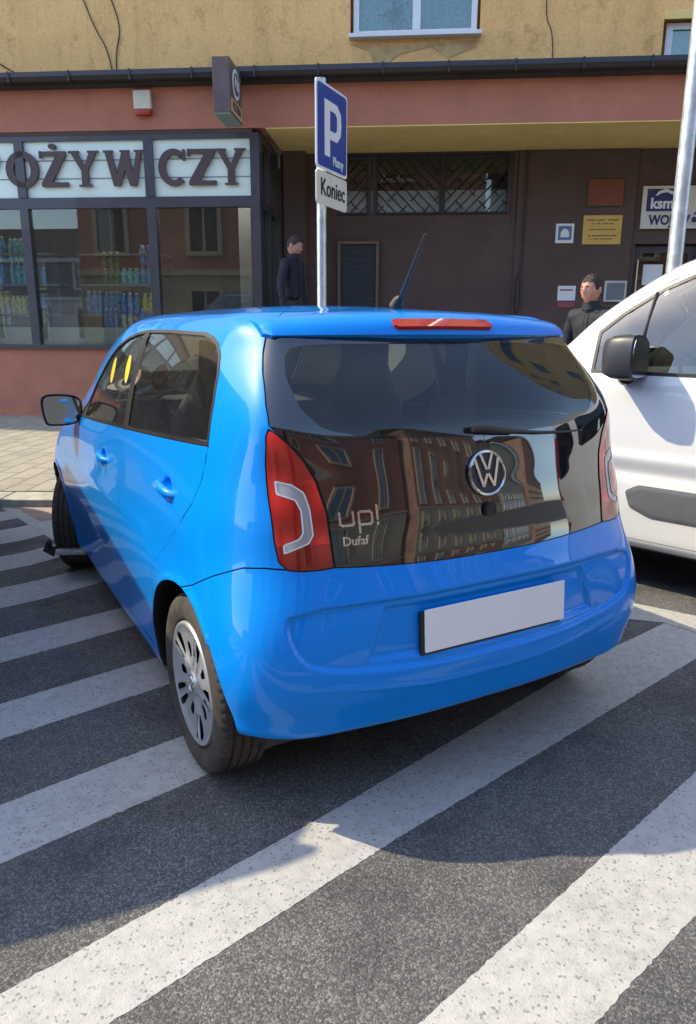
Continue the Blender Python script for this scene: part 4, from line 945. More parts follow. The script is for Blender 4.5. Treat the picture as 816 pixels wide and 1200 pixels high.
b_=MB(); b_.tube([(0,-.05,.25),(0,.16,.25)],.02,8); b_.tube([(0,-.05,.55),(0,.16,.55)],.02,8); b_.build('bracket','darkmet',ps)
# plaques
RW=1.37
pz=fthing('wall_plaque','small square blue and white plaque in a pale frame on the brown wall','plaque',7.93,RW,2.63)
b_=MB(); b_.box((-.13,-.02,0),(.13,0,.27),None,.004); b_.build('frame','signwhite',pz); b_=MB(); b_.box((-.095,-.026,.045),(.095,-.0205,.235)); b_.build('panel',simple('plaque_blue',(.10,.16,.30),.4),pz); b_=MB(); b_.poly([(-.06,.08),(.06,.08),(.06,.15),(.03,.19),(-.02,.2),(-.06,.15)],(-.030,-.0265)); b_.build('emblem','signwhite',pz)
rp_=fthing('wall_plaque','faded reddish blank plaque above the brass plate on the brown wall','plaque',8.47,RW,3.14)
b_=MB(); b_.box((-.25,-.025,0),(.25,0,.36),None,.006); b_.build('plate','fade',rp_); b_=MB(); b_.box((-.262,-.027,-.012),(.262,-.0,-.001)); b_.build('edge','brownwall',rp_)
gp_=fthing('wall_plaque','brass-yellow plate with lines of dark lettering on the brown wall','plaque',8.46,RW,2.61)
b_=MB(); b_.box((-.275,-.02,0),(.275,0,.40),None,.004); b_.build('plate','gold',gp_)
wall_m=lambda x,z,y=-.0225:Matrix.Translation((x,y,z))@Matrix.Rotation(R(90),4,'X')
b_=MB()
for i,(z,wd,h) in enumerate(((.335,.44,.020),(.285,.30,.017),(.205,.36,.014),(.120,.40,.018),(.075,.32,.015))):
    x=-wd/2
    while x<wd/2:
        l=rng.uniform(.008,.02); 
        b_.box((x,-.0235,z-h/2),(x+l,-.0205,z+h/2)) if rng.random()<.86 else None
        x+=l+.006
b_.build('engraving',simple('engraving_brown',(.16,.10,.03),.7),gp_)
ks=fthing('wall_sign','wide cream sign with navy house logo reading ksm and blue WOJEWÓDZKI beside the door','sign',9.90,RW,2.82)
b_=MB(); b_.box((-.91,-.03,0),(1.6,0,.575),None,.004); b_.build('board','ksmwhite',ks)
b_=MB(); b_.box((-.85,-.036,.235),(-.42,-.0305,.535)); lg=b_.build('logo','navy',ks)
text_obj('logo_letters','ksm',.20,.004,'signwhite',lg,wall_m(-.635,.335,-.0385),.006)
b_=MB(); b_.poly([(-.74,.44),(-.70,.50),(-.60,.535),(-.50,.50),(-.45,.44),(-.50,.455),(-.58,.49),(-.66,.475),(-.70,.45)],(-.0405,-.0365)); b_.build('logo_roof','signwhite',lg)
text_obj('sign_letters','WOJEWÓDZKI',.185,.005,'navy',ks,wall_m(-.80,.110,-.0335),.006,'LEFT',sx=.84)
nt_=fthing('notice','white paper notice with red print, taped up left of the man in charcoal','notice',8.02,RW,1.72)
b_=MB(); b_.box((-.13,-.004,.10),(.13,0,.31)); b_.build('sheet','signwhite',nt_); b_=MB(); b_.box((-.10,-.006,.24),(.09,-.0042,.262)); b_.box((-.12,-.006,.0),(.12,0,.08)); b_.build('red_print',simple('print_red',(.30,.07,.08),.7),nt_)
n2=fthing('notice','grey framed notice case on the brown wall to the left of the entrance door','notice',8.72,RW,1.80)
b_=MB(); b_.box((-.16,-.03,0),(.16,0,.30),None,.004); b_.build('case','steel',n2); b_=MB(); b_.box((-.13,-.034,.03),(.13,-.0305,.27)); b_.build('sheet',simple('notice_grey',(.16,.18,.19),.5),n2)
# conduit on the wall
cb=MB(); cb.tube([(7.30,1.355,.1),(7.28,1.355,2.0),(7.33,1.36,2.4),(7.33,1.36,3.9)],.014,6); cb.tube([(7.29,1.33,1.7),(7.29,1.33,2.15)],.03,6); cb.xf(FM); o=cb.build('wall_conduit','darkmet'); setp(o,'thin grey conduit running up the brown wall right of the barred windows','conduit')
# chalkboard
ch=fthing('chalkboard','tall chalkboard in thin wooden frame on the brown wall behind the sign post','chalkboard',4.90,1.36,1.35)
b_=MB()
for lo,hi in(((-.31,-.05,0),(-.27,0,1.32)),((.27,-.05,0),(.31,0,1.32)),((-.27,-.05,1.28),(.27,0,1.32)),((-.27,-.05,0),(.27,0,.04))): b_.box(lo,hi)
b_.build('frame','wood',ch); b_=MB(); b_.box((-.27,-.02,.04),(.27,-.005,1.28)); bo=b_.build('board','chalk',ch)
b_=MB()
for i in range(9):
    z=1.18-i*.115; x=-.22+rng.uniform(0,.04); xe=rng.uniform(.08,.22)
    while x<xe:
        l=rng.uniform(.012,.04); pts=[(x+l*t,-.022,z+rng.normal(0,.009)) for t in(0,.3,.6,1)]; b_.tube(pts,.0022,4); x+=l+rng.uniform(.006,.02)
b_.build('writing','chalkline',bo)
# hanging cables on the ochre wall
def cable(name_l,pts,r=.008):
    b_=MB(); P=chaikin(pts,3,False); b_.tube([(p[0],.21,p[1]) for p in P],r,5); b_.xf(FM); o=b_.build('cable','black'); setp(o,name_l,'cable')
cable('thin cable sagging down the ochre wall at the far left of the facade',[(-.5,5.4),(-.05,4.95),(.30,4.72),(.62,4.60),(.72,4.53)])
cable('left of the two crossing cables hanging above the alarm box',[(1.35,5.6),(1.50,5.2),(1.66,4.95),(1.72,4.53)])
cable('right of the two crossing cables hanging above the alarm box',[(1.72,5.6),(1.86,5.2),(1.76,4.9),(1.76,4.53)])
cable('wire with a small box dangling on the ochre wall right of the white window',[(7.30,5.7),(7.30,5.15),(7.38,5.05),(7.42,4.78),(7.40,4.56)],.006)
# ---------------------------------------------------------------- goods seen through the shop window
def bottle_mesh(mat,capm):
    pass
for k,(s,t,l) in enumerate(((-1.9,1.6,'lit ceiling lamp over the left-hand shelving inside the shop'),(.6,1.7,'lit ceiling lamp behind the middle shop pane'),(2.75,1.5,'lit ceiling lamp behind the right-hand shop pane'))):
    r_=fthing('ceiling_lamp',l,'lamp',s,t,3.55); b_=MB(); b_.box((-.62,-.09,.0),(.62,.09,.06),None,.01); b_.build('housing','signwhite',r_)
    em=NB('lamp_tube'); e_=em.n('ShaderNodeEmission'); e_.inputs[0].default_value=(1,.95,.86,1); e_.inputs[1].default_value=16; em.l(e_.outputs[0],em.out.inputs[0])
    b_=MB(); b_.tube([(-.58,0,-.03),(.58,0,-.03)],.022,8); b_.build('tube',em.m,r_)
shelf_i=0
def shelf(s0,s1,t,z,label):
    r_=fthing('shelf',label,'shelf',(s0+s1)/2,t,.45); w_=(s1-s0)/2
    b_=MB()
    for zz in (0,.5,1.0,1.45,1.9): b_.box((-w_,-.2,zz+.12),(w_,.25,zz+.15))
    b_.build('boards','tile',r_); b_=MB(); 
    for x in(-w_,w_-.04): b_.box((x,-.2,0),(x+.04,.25,2.3))
    b_.build('uprights','darkmet',r_); return r_
shelf(-2.9,-1.5,1.3,0,'shop shelving seen through the third pane from the corner'); shelf(-1.2,.30,1.3,0,'shop shelving stocked with blue packs behind the left pane'); shelf(.55,1.9,1.4,0,'shop shelving stocked with blue and yellow packs behind the middle pane')
protos={}
def pack(kind,s,t,z,lab,grp):
    cols={'blue':(.06,.30,.75),'teal':(.12,.50,.60),'yellow':(.85,.58,.06),'white':(.75,.76,.74),'orange':(.55,.24,.05),'green':(.07,.18,.07)}
    if kind not in protos:
        r_=fthing('bottle_pack',lab,'bottle pack',s,t,z,grp)
        b_=MB()
        for i in range(3):
            for j in range(2): b_.lathe([(.001,0),(.043,0),(.045,.01),(.045,.17),(.036,.205),(.016,.235),(.016,.25),(.001,.25)],10,'Z',(i*.092-.092,j*.092-.046,0))
        b_.build('bottles',simple(kind+'_pack',cols[kind],.25,var=.5,scale=16),r_,True)
        b_=MB()
        for i in range(3):
            for j in range(2): b_.lathe([(.018,.245),(.018,.268),(.001,.270)],8,'Z',(i*.092-.092,j*.092-.046,0))
        b_.build('caps','signwhite',r_,True); protos[kind]=r_; return r_
    r_=copy_tree(protos[kind]); p=FW(s,t); r_.location=(p.x,p.y,z); return r_
labs={'blue':('blue shrink-wrapped bottle pack on the shop shelving','blue bottle packs in the shop'),'teal':('teal shrink-wrapped bottle pack on the shop shelving','teal bottle packs in the shop'),'yellow':('yellow bottle pack in the row at mid height of the shop shelving','yellow bottle packs in the shop'),'white':('white bottle pack on the shop shelving','white bottle packs in the shop'),'orange':('orange bottle pack low on the shop shelving','orange bottle packs in the shop'),'green':('dark green bottle pack on the upper shop shelving','green bottle packs in the shop')}
for (s0,s1,t) in((-1.15,.25,1.22),(.60,1.85,1.32)):
    for li,zz in enumerate((.60,1.10,1.60,2.05)):
        s=s0+.15
        while s<s1-.1:
            k=['orange' if rng.random()<.5 else 'white',('blue' if rng.random()<.7 else 'white'),('yellow' if rng.random()<.5 else 'blue'),('green' if rng.random()<.3 else 'blue' if rng.random()<.6 else 'teal')][li]
            if rng.random()<.93:
                q=pack(k,s,t+rng.uniform(-.06,.04),zz,*labs[k]); q.rotation_euler.z=TH+rng.uniform(-.25,.25); q.scale=(1,1,rng.uniform(.8,1.35))
                if rng.random()<.45 and li in(1,3): q2=copy_tree(q); q2.location.z+=.27*q.scale.z; q2.rotation_euler.z=TH+rng.uniform(-.25,.25)
            s+=rng.uniform(.285,.33)
# display of baskets just inside the glass
for i,(s,lab,c) in enumerate(((1.02,'orange fruit basket on the window ledge inside the shop',(.55,.25,.05)),(1.45,'white lace-trimmed basket on the window ledge inside the shop',(.6,.58,.55)),(1.85,'pale basket of goods on the window ledge nearest the second mullion',(.5,.5,.52)))):
    r_=fthing('basket',lab,'basket',s,.38,1.16)
    b_=MB(); b_.lathe([(.001,0),(.11,0),(.15,.12),(.14,.12),(.10,.02),(.001,.02)],18); b_.build('bowl','wood' if i==0 else 'signwhite',r_,True)
    b_=MB()
    for k in range(22):
        a=rng.uniform(0,6.28);r=rng.uniform(0,.10); c_=Vector((r*math.cos(a),r*math.sin(a),.12+rng.uniform(0,.09)-(r*.4))); b_.lathe([(.001,-.036),(.024,-.027),(.036,0),(.024,.027),(.001,.036)],8,'Z',c_)
    b_.build('goods',simple('goods_%s'%['orange','cream','pale'][i],c,.5,var=.3),r_,True)
ct=fthing('counter','long grey shop counter behind the right pane','counter',2.9,1.9,.45); b_=MB(); b_.box((-.6,-.3,0),(.55,.3,1.05),None,.02); b_.build('front','tile',ct); b_=MB(); b_.box((-.65,-.36,1.05),(.6,.36,1.10),None,.01); b_.build('worktop','mintlow',ct)
# window ledge inside
part('window_ledge','tile',[((SL,.06,1.10),(3.55,.62,1.155))])
# ================================================================ VANS
def van_rows():
    def row(z,yr,W,fr,zf=None):
        zf=z if zf is None else zf
        r=[(0,yr,z),(.35,yr+.005,z),(.62,yr+.02,z),(W-.10,yr+.06,z),(W-.02,yr+.16,z),(W,yr+.35,z),(W,1.0,z),(W,1.7,z),(W,2.4,z),(W-fr[2],fr[0]-.75,z),(W-fr[3],fr[0]-.42,z),(W-fr[4],fr[0]-.18,zf),(W-fr[5],fr[0]-.07,zf),(.35,fr[0]-.015,zf),(0,fr[0],zf)]
        return r
    L=[(.235,.06,.82,(4.25,.01,.03,.12,.30)),(.26,.03,.875,(4.30,.01,.03,.12,.30)),(.34,.015,.898,(4.36,.01,.03,.12,.30)),(.50,.0,.905,(4.38,.005,.03,.12,.30)),(.70,.0,.905,(4.37,.005,.03,.12,.30)),(.86,.005,.90,(4.34,.005,.04,.13,.31)),(.98,.01,.895,(4.26,.01,.05,.13,.30)),(1.09,.015,.885,(4.00,.01,.06,.14,.32)),(1.17,.02,.875,(3.64,.01,.04,.12,.30)),(1.28,.035,.855,(3.46,.01,.04,.12,.30)),(1.43,.055,.825,(3.30,.01,.04,.12,.28)),(1.58,.085,.785,(3.11,.01,.04,.12,.28)),(1.69,.115,.745,(2.94,.01,.04,.12,.27)),(1.76,.15,.70,(2.80,.02,.05,.12,.26)),(1.80,.20,.63,(2.66,.02,.05,.11,.22))]
    rows=[row(z,yr,W,(f[0],0,f[1],f[2],f[3],f[4])) for z,yr,W,f in L]
    rr=lambda x,y:1.845-.03*(x/.5)**2-.02*((y-1.4)/1.1)**2
    a=[(0,.33),(.3,.335),(.42,.35),(.47,.40),(.50,.48),(.51,.60),(.51,1.0),(.51,1.5),(.51,1.9),(.50,2.1),(.48,2.22),(.42,2.33),(.34,2.37),(.2,2.40),(0,2.41)]
    c=[(0,.7),(.12,.705),(.18,.72),(.22,.76),(.24,.82),(.25,.92),(.25,1.1),(.25,1.35),(.25,1.6),(.24,1.75),(.22,1.85),(.18,1.92),(.14,1.95),(.08,1.97),(0,1.98)]
    for q in(a,c): rows.append([(x,y,rr(x,y)) for x,y in q])
    rows.append([(0,y,rr(0,y)) for y in np.linspace(.95,1.7,15)])
    return np.array(rows)
VG=body_grid(van_rows(),lambda t:.014,lambda t:.011)
x,y,z=VG[...,0],VG[...,1],VG[...,2]; sd_=(x>.6)&(y>.15)&(y<4.1)
mo=[(.3,.42),(1.0,.42),(2.62,.425),(2.74,.47),(2.77,.56),(2.70,.60),(.3,.60)]
md=sdpoly(y.ravel(),z.ravel(),mo).reshape(x.shape)
VG[...,0]=x+np.where(sd_,.005*sstep(md,.02)+.007*np.exp(-((z-.74)/.03)**2)-.010*np.exp(-((z-.66)/.035)**2)*(z>.6),0)
VSV=VG.reshape(-1,3); VSV=VSV[VSV[:,0]>.5]
def van_x(y,z): d=(VSV[:,1]-y)**2+(VSV[:,2]-z)**2; return float(VSV[np.argmin(d),0])
def build_van(loc,rz,label):
    t=thing('parked_van',label,'van',loc,rz); s_=Surf.grid(VG)
    sf=lambda poly,off=0:(lambda V:np.where((V[:,0]>.55)&(V[:,2]<1.74),sdpoly(V[:,1],V[:,2],poly)+off,1.0))
    ar=lambda rad:(lambda V:np.where(V[:,0]>.6,np.minimum(np.hypot(V[:,1]-.75,V[:,2]-.31),np.hypot(V[:,1]-3.47,V[:,2]-.31))-rad,1.0))
    _,s_=s_.cut(ar(.365))
    w1=[(3.05,1.17),(3.06,1.39),(2.94,1.49),(2.76,1.605),(2.59,1.68),(2.42,1.712),(2.02,1.72),(1.97,1.17)]
    w2=chaikin([(1.86,1.17),(1.86,1.67),(1.02,1.66),(.98,1.17)],1,k=.08)
    w3=chaikin([(.86,1.20),(.86,1.64),(.36,1.62),(.28,1.20)],1,k=.10)
    wins=[]
    for w_ in(w1,w2,w3):
        g,s_=s_.cut(sf(w_)); g,e=g.cut(sf(w_,.018)); wins.append((g,e))
    sm,s_=s_.cut(sf(mo)); 
    gf=lambda V:np.where((V[:,0]>.6)&(V[:,2]<1.72),np.minimum(np.abs(sdpoly(V[:,1],V[:,2],[(1.92,.30),(2.98,.30),(3.10,.55),(3.10,1.20),(3.09,1.38),(2.94,1.52),(2.74,1.64),(2.5,1.715),(1.92,1.72)])),np.abs(sdpoly(V[:,1],V[:,2],[(.95,.34),(1.90,.30),(1.90,1.72),(.93,1.70)])))-.0028,1.0)
    gp,s_=s_.cut(gf)
    ff=lambda poly,off=0:(lambda V:np.where((V[:,1]>2.4)&(V[:,2]>.5),sdpoly(V[:,0],V[:,2],poly)+off,1.0))
    ws=[(-.02,1.17),(.50,1.17),(.70,1.21),(.66,1.42),(.60,1.60),(.54,1.71),(-.02,1.745)]
    wsg,s_=s_.cut(ff(ws)); 
    hl_=[(.50,.74),(.80,.86),(.79,.99),(.62,.95),(.48,.84)]; HL_,s_=s_.cut(ff(hl_))
    gr_=[(-.02,.62),(.44,.62),(.46,.78),(-.02,.82)]; GR_,s_=s_.cut(ff(gr_))
    rwf=lambda V:np.where((V[:,1]<.5),sdpoly(V[:,0],V[:,2],[(-.02,1.15),(.60,1.15),(.56,1.58),(-.02,1.60)]),1.0); rw,s_=s_.cut(rwf)
    tlf=lambda V:np.where((V[:,1]<.4),sdpoly(V[:,0],V[:,2],[(.74,.85),(.90,.85),(.84,1.45),(.72,1.45)]),1.0); tl,s_=s_.cut(tlf)
    bdy=s_.obj('body','white_paint',t); gp.obj('door_gap','gap',bdy,-.006)
    wsg.obj('windscreen','vglass',t,-.002); GR_.obj('front_grille','trim',t,-.004); rw.obj('rear_window','bpanel',t,-.002)
    for sg in(-1,1):
        for (g,e) in wins:
            eo=e.side(sg).obj('window_frame','seal',t,.001,None,mirror=False); g.side(sg).obj('window','vglass',eo,-.004,None,mirror=False)
        sm.side(sg).obj('side_moulding',simple('grey_moulding',(.13,.135,.145),.55),t,0,None,mirror=False)
        HL_.side(sg).obj('headlight','amber',t,0,None,mirror=False); tl.side(sg).obj('tail_light','redlens',t,0,None,mirror=False)
        # division bar and door handles
        xb=.81; b_=MB(); b_.tube([(sg*(van_x(2.80,1.18)+.000),2.80,1.18),(sg*(van_x(2.79,1.36)+.000),2.79,1.36),(sg*(van_x(2.775,1.59)+.000),2.775,1.59)],.010,8); b_.build('window_post','seal',t,True)
        for hy in(2.12,1.72): b_=MB(); b_.tube([(sg*.893,hy-.09,1.02),(sg*.925,hy-.07,1.025),(sg*.928,hy+.07,1.03),(sg*.893,hy+.09,1.03)],.017,8); b_.build('door_handle','white_paint',t,True)
        # big door mirror
        cx,cy,cz=sg*.985,2.80,1.262; b_=MB(); prev=None
        out=chaikin([(-.115,-.09),(-.118,.05),(-.085,.105),(.05,.118),(.098,.09),(.104,-.085),(.07,-.112),(-.085,-.112)],2)
        for yy,s1 in((-.075,.93),(-.07,1.0),(-.02,1.02),(.04,.97),(.085,.80),(.105,.45)):
            ring=[b_.b.verts.new((cx+sg*p[0]*s1,cy+yy,cz+p[1]*s1)) for p in out]
            if prev:
                for i in range(len(ring)): b_.b.faces.new((prev[i],ring[i],ring[(i+1)%len(ring)],prev[(i+1)%len(ring)]))
            else: b_.b.faces.new(ring)
            prev=ring
        b_.b.faces.new(prev); b_.tube([(sg*.86,2.84,1.17),(sg*.92,2.82,1.155),(sg*.97,2.79,1.17)],[.045,.04,.045],10); dm=b_.build('door_mirror',simple('mirror_grey',(.035,.035,.04),.4),t,True)
        b_=MB(); b_.poly([(cx+sg*p[0]*.88,cz+p[1]*.88) for p in out],(cy-.080,cy-.076)); b_.build('mirror_glass','chrome',dm)
        for yc in(.75,3.47):
            b_=MB(); b_.lathe([(.20,-.09),(.215,-.10),(.27,-.098),(.305,-.085),(.312,-.06),(.312,.06),(.305,.085),(.27,.098),(.215,.10),(.20,.09)],64,'X',close=True); b_.xf(Matrix.Translation((sg*.795,yc,.312))); wh=b_.build('wheel','tyre',t,True)
            b_=MB(); b_.lathe([(.001,.075),(.05,.08),(.10,.068),(.17,.075),(.20,.088),(.205,.06),(.001,.03)],48,'X')
            if sg<0: b_.xf(Matrix.Rotation(math.pi,4,'Z'))
            b_.xf(Matrix.Translation((sg*.795,yc,.312))); cv=b_.build('wheel_cover','silver',wh,True)
            b_=MB()
            for k in range(8):
                a=2*math.pi*k/8; b_.lathe([(.001,.0),(.022,.0),(.022,.006),(.001,.006)],12,'X',(sg*(.795+.074)-(.003),yc+.135*math.cos(a),.312+.135*math.sin(a)))
            b_.build('vent_hole','black',cv)
            b_=MB(); b_.lathe([(.37,.0),(.37,-.30),(.30,-.31)],40,'X',caps=(0,1)); 
            if sg<0: b_.xf(Matrix.Rotation(math.pi,4,'Z'))
            b_.xf(Matrix.Translation((sg*.885,yc,.31)));b_.build('wheel_arch','trim',t,True)
    b_=MB(); b_.box((-.80,.15,.22),(.80,4.2,.30)); b_.box((-.74,.2,.30),(.74,3.1,.36)); b_.build('floor_pan','trim',t)
    b_=MB(); b_.poly([(3.0,.6),(2.75,1.0),(2.78,1.12),(3.0,1.16),(3.45,1.14),(3.6,.6)],(-.80,.80),0); b_.build('dashboard','inner',t)
    for x in(-.42,.42):
        b_=MB(); b_.box((x-.25,1.95,.55),(x+.25,2.45,.75),None,.05); b_.box((x-.25,1.80,.72),(x+.25,1.98,1.30),None,.06); b_.box((x-.14,1.79,1.33),(x+.14,1.90,1.52),None,.04); b_.build('front_seat','seat',t,True)
    b_=MB(); b_.box((-.80,1.40,.35),(.80,1.46,1.62)); b_.build('bulkhead','inner',t)
    b_=MB(); b_.lathe([(.19,-.013),(.203,0),(.19,.013),(.178,0)],30,'Y',close=True); b_.tube([(-.18,0,0),(.18,0,0)],.018,8); b_.xf(Matrix.Translation((-.42,2.62,1.10))@Matrix.Rotation(R(-30),4,'X')); b_.build('steering_wheel','trim',t,True)
    return t
vh=R(16.0); hdir=Vector((-math.sin(vh),math.cos(vh),0)); rdir=Vector((math.cos(vh),math.sin(vh),0)); Q0=Vector((1.86614542,.80418958,0))
vloc=Q0-hdir*2.50+rdir*.905
van=build_van(vloc,vh,'small white van standing right of the blue hatchback, nose towards the building')
v2=copy_tree(van); h2=R(-7); hd2=Vector((-math.sin(h2),math.cos(h2),0)); rd2=Vector((math.cos(h2),math.sin(h2),0))
v2.scale=(1,1,1.2); v2.location=Vector((-2.13,1.27,0))-rd2*.70-hd2*.15; v2.rotation_euler=(0,0,h2); 
for ch_ in [x for x in bpy.data.objects if x.parent==v2]+[y for x in bpy.data.objects if x.parent==v2 for y in bpy.data.objects if y.parent==x]:
    if ch_.type=='MESH' and ch_.data.materials and ch_.data.materials[0]==M['white_paint']: ch_.material_slots[0].link='OBJECT'; ch_.material_slots[0].material=simple('dark_van_paint',(.035,.05,.085),.3,0,.8)
v2['label']='dark blue-grey van standing to the left of the blue hatchback, outside the picture'
# ================================================================ street furniture
sp1=thing('parking_sign','blue sign with a white P and Koniec plate on thin grey post behind the car','road sign',(1.62,4.27,.07))
b_=MB(); b_.tube([(0,0,0),(0,0,3.28)],.040,14); b_.build('post','steel',sp1,True)
th_s=math.atan2(.346,.461)
sm_=Matrix.Rotation(th_s,4,'Z')
def rrect(x0,x1,z0,z1,r=.03): return [(c[0]+r*math.cos(a),c[1]+r*math.sin(a)) for c,a0 in(((x1-r,z1-r),0),((x0+r,z1-r),90),((x0+r,z0+r),180),((x1-r,z0+r),270)) for a in [R(a0+k*22.5) for k in range(5)]]
def local(b_,name,mat,parent): b_.xf(Matrix.Translation((.065,.04,-.07))@sm_); return b_.build(name,mat,parent)
b_=MB(); b_.poly(rrect(-.30,.30,2.655,3.30),(-.058,-.046)); pl=local(b_,'sign_panel','signwhite',sp1)
b_=MB(); b_.poly(rrect(-.278,.278,2.675,3.28),(-.062,-.0585)); local(b_,'blue_face','blueP',pl)
b_=MB(); Y=(-.066,-.0625)
b_.poly([(-.16,3.18),(-.06,3.18),(-.06,2.765),(-.16,2.765)],Y); b_.poly([(-.059,3.18),(.08,3.18),(.15,3.13),(.165,3.04),(.15,2.96),(.08,2.90),(-.059,2.90),(-.059,2.965),(.045,2.965),(.078,2.99),(.082,3.04),(.078,3.09),(.045,3.115),(-.059,3.115)],Y); local(b_,'letter_p','signwhite',pl)
text_obj('small_letters','Płatny',.10,.004,'signwhite',pl,Matrix.Translation((.065,.04,-.07))@sm_@Matrix.Translation((.0,-.064,2.745))@Matrix.Rotation(R(90),4,'X'),.001,'LEFT',sx=.85)
b_=MB(); b_.poly(rrect(-.30,.30,2.385,2.64),(-.058,-.046)); pk=local(b_,'lower_plate','ksmwhite',sp1)
text_obj('plate_letters','Koniec',.185,.004,'black',pk,Matrix.Translation((.065,.04,-.07))@sm_@Matrix.Translation((.01,-.0605,2.515))@Matrix.Rotation(R(90),4,'X'),.002,sx=.92)
b_=MB()
for z in(2.50,2.78,3.16): b_.box((-.10,-.046,z-.02),(.10,-.02,z+.02))
local(b_,'clamp','steel',sp1)
lp=thing('street_lamp','tall galvanised lamp post rising behind the white van beside the right edge','street lamp',(3.722,2.40,.05))
b_=MB(); b_.tube([(0,0,0),(0,0,1.0),(0,0,1.02),(0,0,8)],[.085,.085,.060,.045],16); b_.build('post','steel',lp,True); b_=MB(); b_.tube([(0,0,8),(.1,-.2,8.3),(.35,-.7,8.45)],.03,8); b_.box((.30,-1.1,8.40),(.50,-.6,8.50),None,.02); b_.build('lamp_arm','steel',lp)
# wheel clamp across the front left wheel
wc=thing('wheel_clamp','grey metal bar with a black tip lying across the turned front left wheel','wheel clamp',(-.80,2.75,0.0))
b_=MB(); b_.box((-.075,-.12,.155),(.12,-.07,.185),None,.008); b_.xf(Matrix.Rotation(R(-24),4,'Z')); b_.build('bar','steel',wc,True)
b_=MB(); b_.poly([(-.07,.15),(-.125,.185),(-.105,.235),(-.09,.22),(-.095,.20),(-.06,.19)],(-.125,-.065)); b_.xf(Matrix.Rotation(R(-24),4,'Z')); b_.build('tip','black',wc)
# ================================================================ people
from mathutils.noise import noise as mnz
def skin_mesh(name,verts,edges,mat,parent,root=0,sub=2):
    me=bpy.data.meshes.new(name); me.from_pydata([v[0] for v in verts],edges,[]); o=bpy.data.objects.new(name,me); COL.objects.link(o)
    sk=o.modifiers.new('skin','SKIN'); sk.use_smooth_shade=True
    if not me.skin_vertices: 
        bm=bmesh.new(); bm.from_mesh(me); bm.verts.layers.skin.verify(); bm.to_mesh(me); bm.free()
    for i,v in enumerate(verts): me.skin_vertices[0].data[i].radius=(v[1],v[2] if len(v)>2 else v[1]); me.skin_vertices[0].data[i].use_root=(i==root)
    o.modifiers.new('sub','SUBSURF').levels=sub
    dg=bpy.context.evaluated_depsgraph_get(); dg.update(); m2=bpy.data.meshes.new_from_object(o.evaluated_get(dg)); o.modifiers.clear(); o.data=m2; m2.materials.clear(); m2.materials.append(M[mat]); o.parent=parent
    for p in m2.polygons: p.use_smooth=True; p.material_index=0
    return o
def ell(c,r,n=16,m_=10,fn=None):
    b_=MB(); 
    bmesh.ops.create_uvsphere(b_.b,u_segments=n*2,v_segments=n,radius=1)
    for v in b_.b.verts:
        p=Vector(v.co); q=fn(p) if fn else p; v.co=Vector((c[0]+q.x*r[0],c[1]+q.y*r[1],c[2]+q.z*r[2]))
    return b_
def head_mesh(tilt,turn,mat4):
    """face towards -y before turning"""
    def f(p):
        q=Vector(p); 
        # jaw narrowing, flat face, brow, nose, chin
        if p.z<0: q.x*=1-.30*(-p.z)**1.4; q.y*=1-.12*(-p.z)
        if p.y<0:
            q.y*=1-.06*max(0,.25-abs(p.z)); fx=math.exp(-(p.x/.14)**2)
            q.y-=.20*fx*math.exp(-((p.z+.16)/.11)**2)+.11*fx*math.exp(-((p.z-.02)/.16)**2)      # nose
            q.y-=.045*math.exp(-(p.x/.42)**2)*math.exp(-((p.z-.20)/.07)**2)                       # brow
            q.y+=.075*(math.exp(-((abs(p.x)-.36)/.15)**2))*math.exp(-((p.z-.05)/.09)**2)           # eye sockets
            q.y-=.05*math.exp(-(p.x/.24)**2)*math.exp(-((p.z+.45)/.05)**2)-.03*math.exp(-(p.x/.24)**2)*math.exp(-((p.z+.52)/.025)**2)+.05*math.exp(-(p.x/.26)**2)*math.exp(-((p.z+.57)/.05)**2)
            q.y-=.09*math.exp(-(p.x/.28)**2)*math.exp(-((p.z+.86)/.14)**2)
        return q
    b_=ell((0,0,.0),(.078,.098,.122),26,20,f)
    for s_ in(-1,1):
        # ears: flattened, part of the head mesh
        g=[]; 
        for k in range(12):
            a=2*math.pi*k/12; g.append((s_*.074+s_*.012,.012+.017*math.cos(a),-.005+.032*math.sin(a)))
        v=[b_.b.verts.new(p) for p in g]; v2=[b_.b.verts.new((p[0]-s_*.018,p[1]-.004,p[2]*.8)) for p in g]
        b_.b.faces.new(v); 
        for k in range(12): b_.b.faces.new((v[k],v2[k],v2[(k+1)%12],v[(k+1)%12]))
    return b_
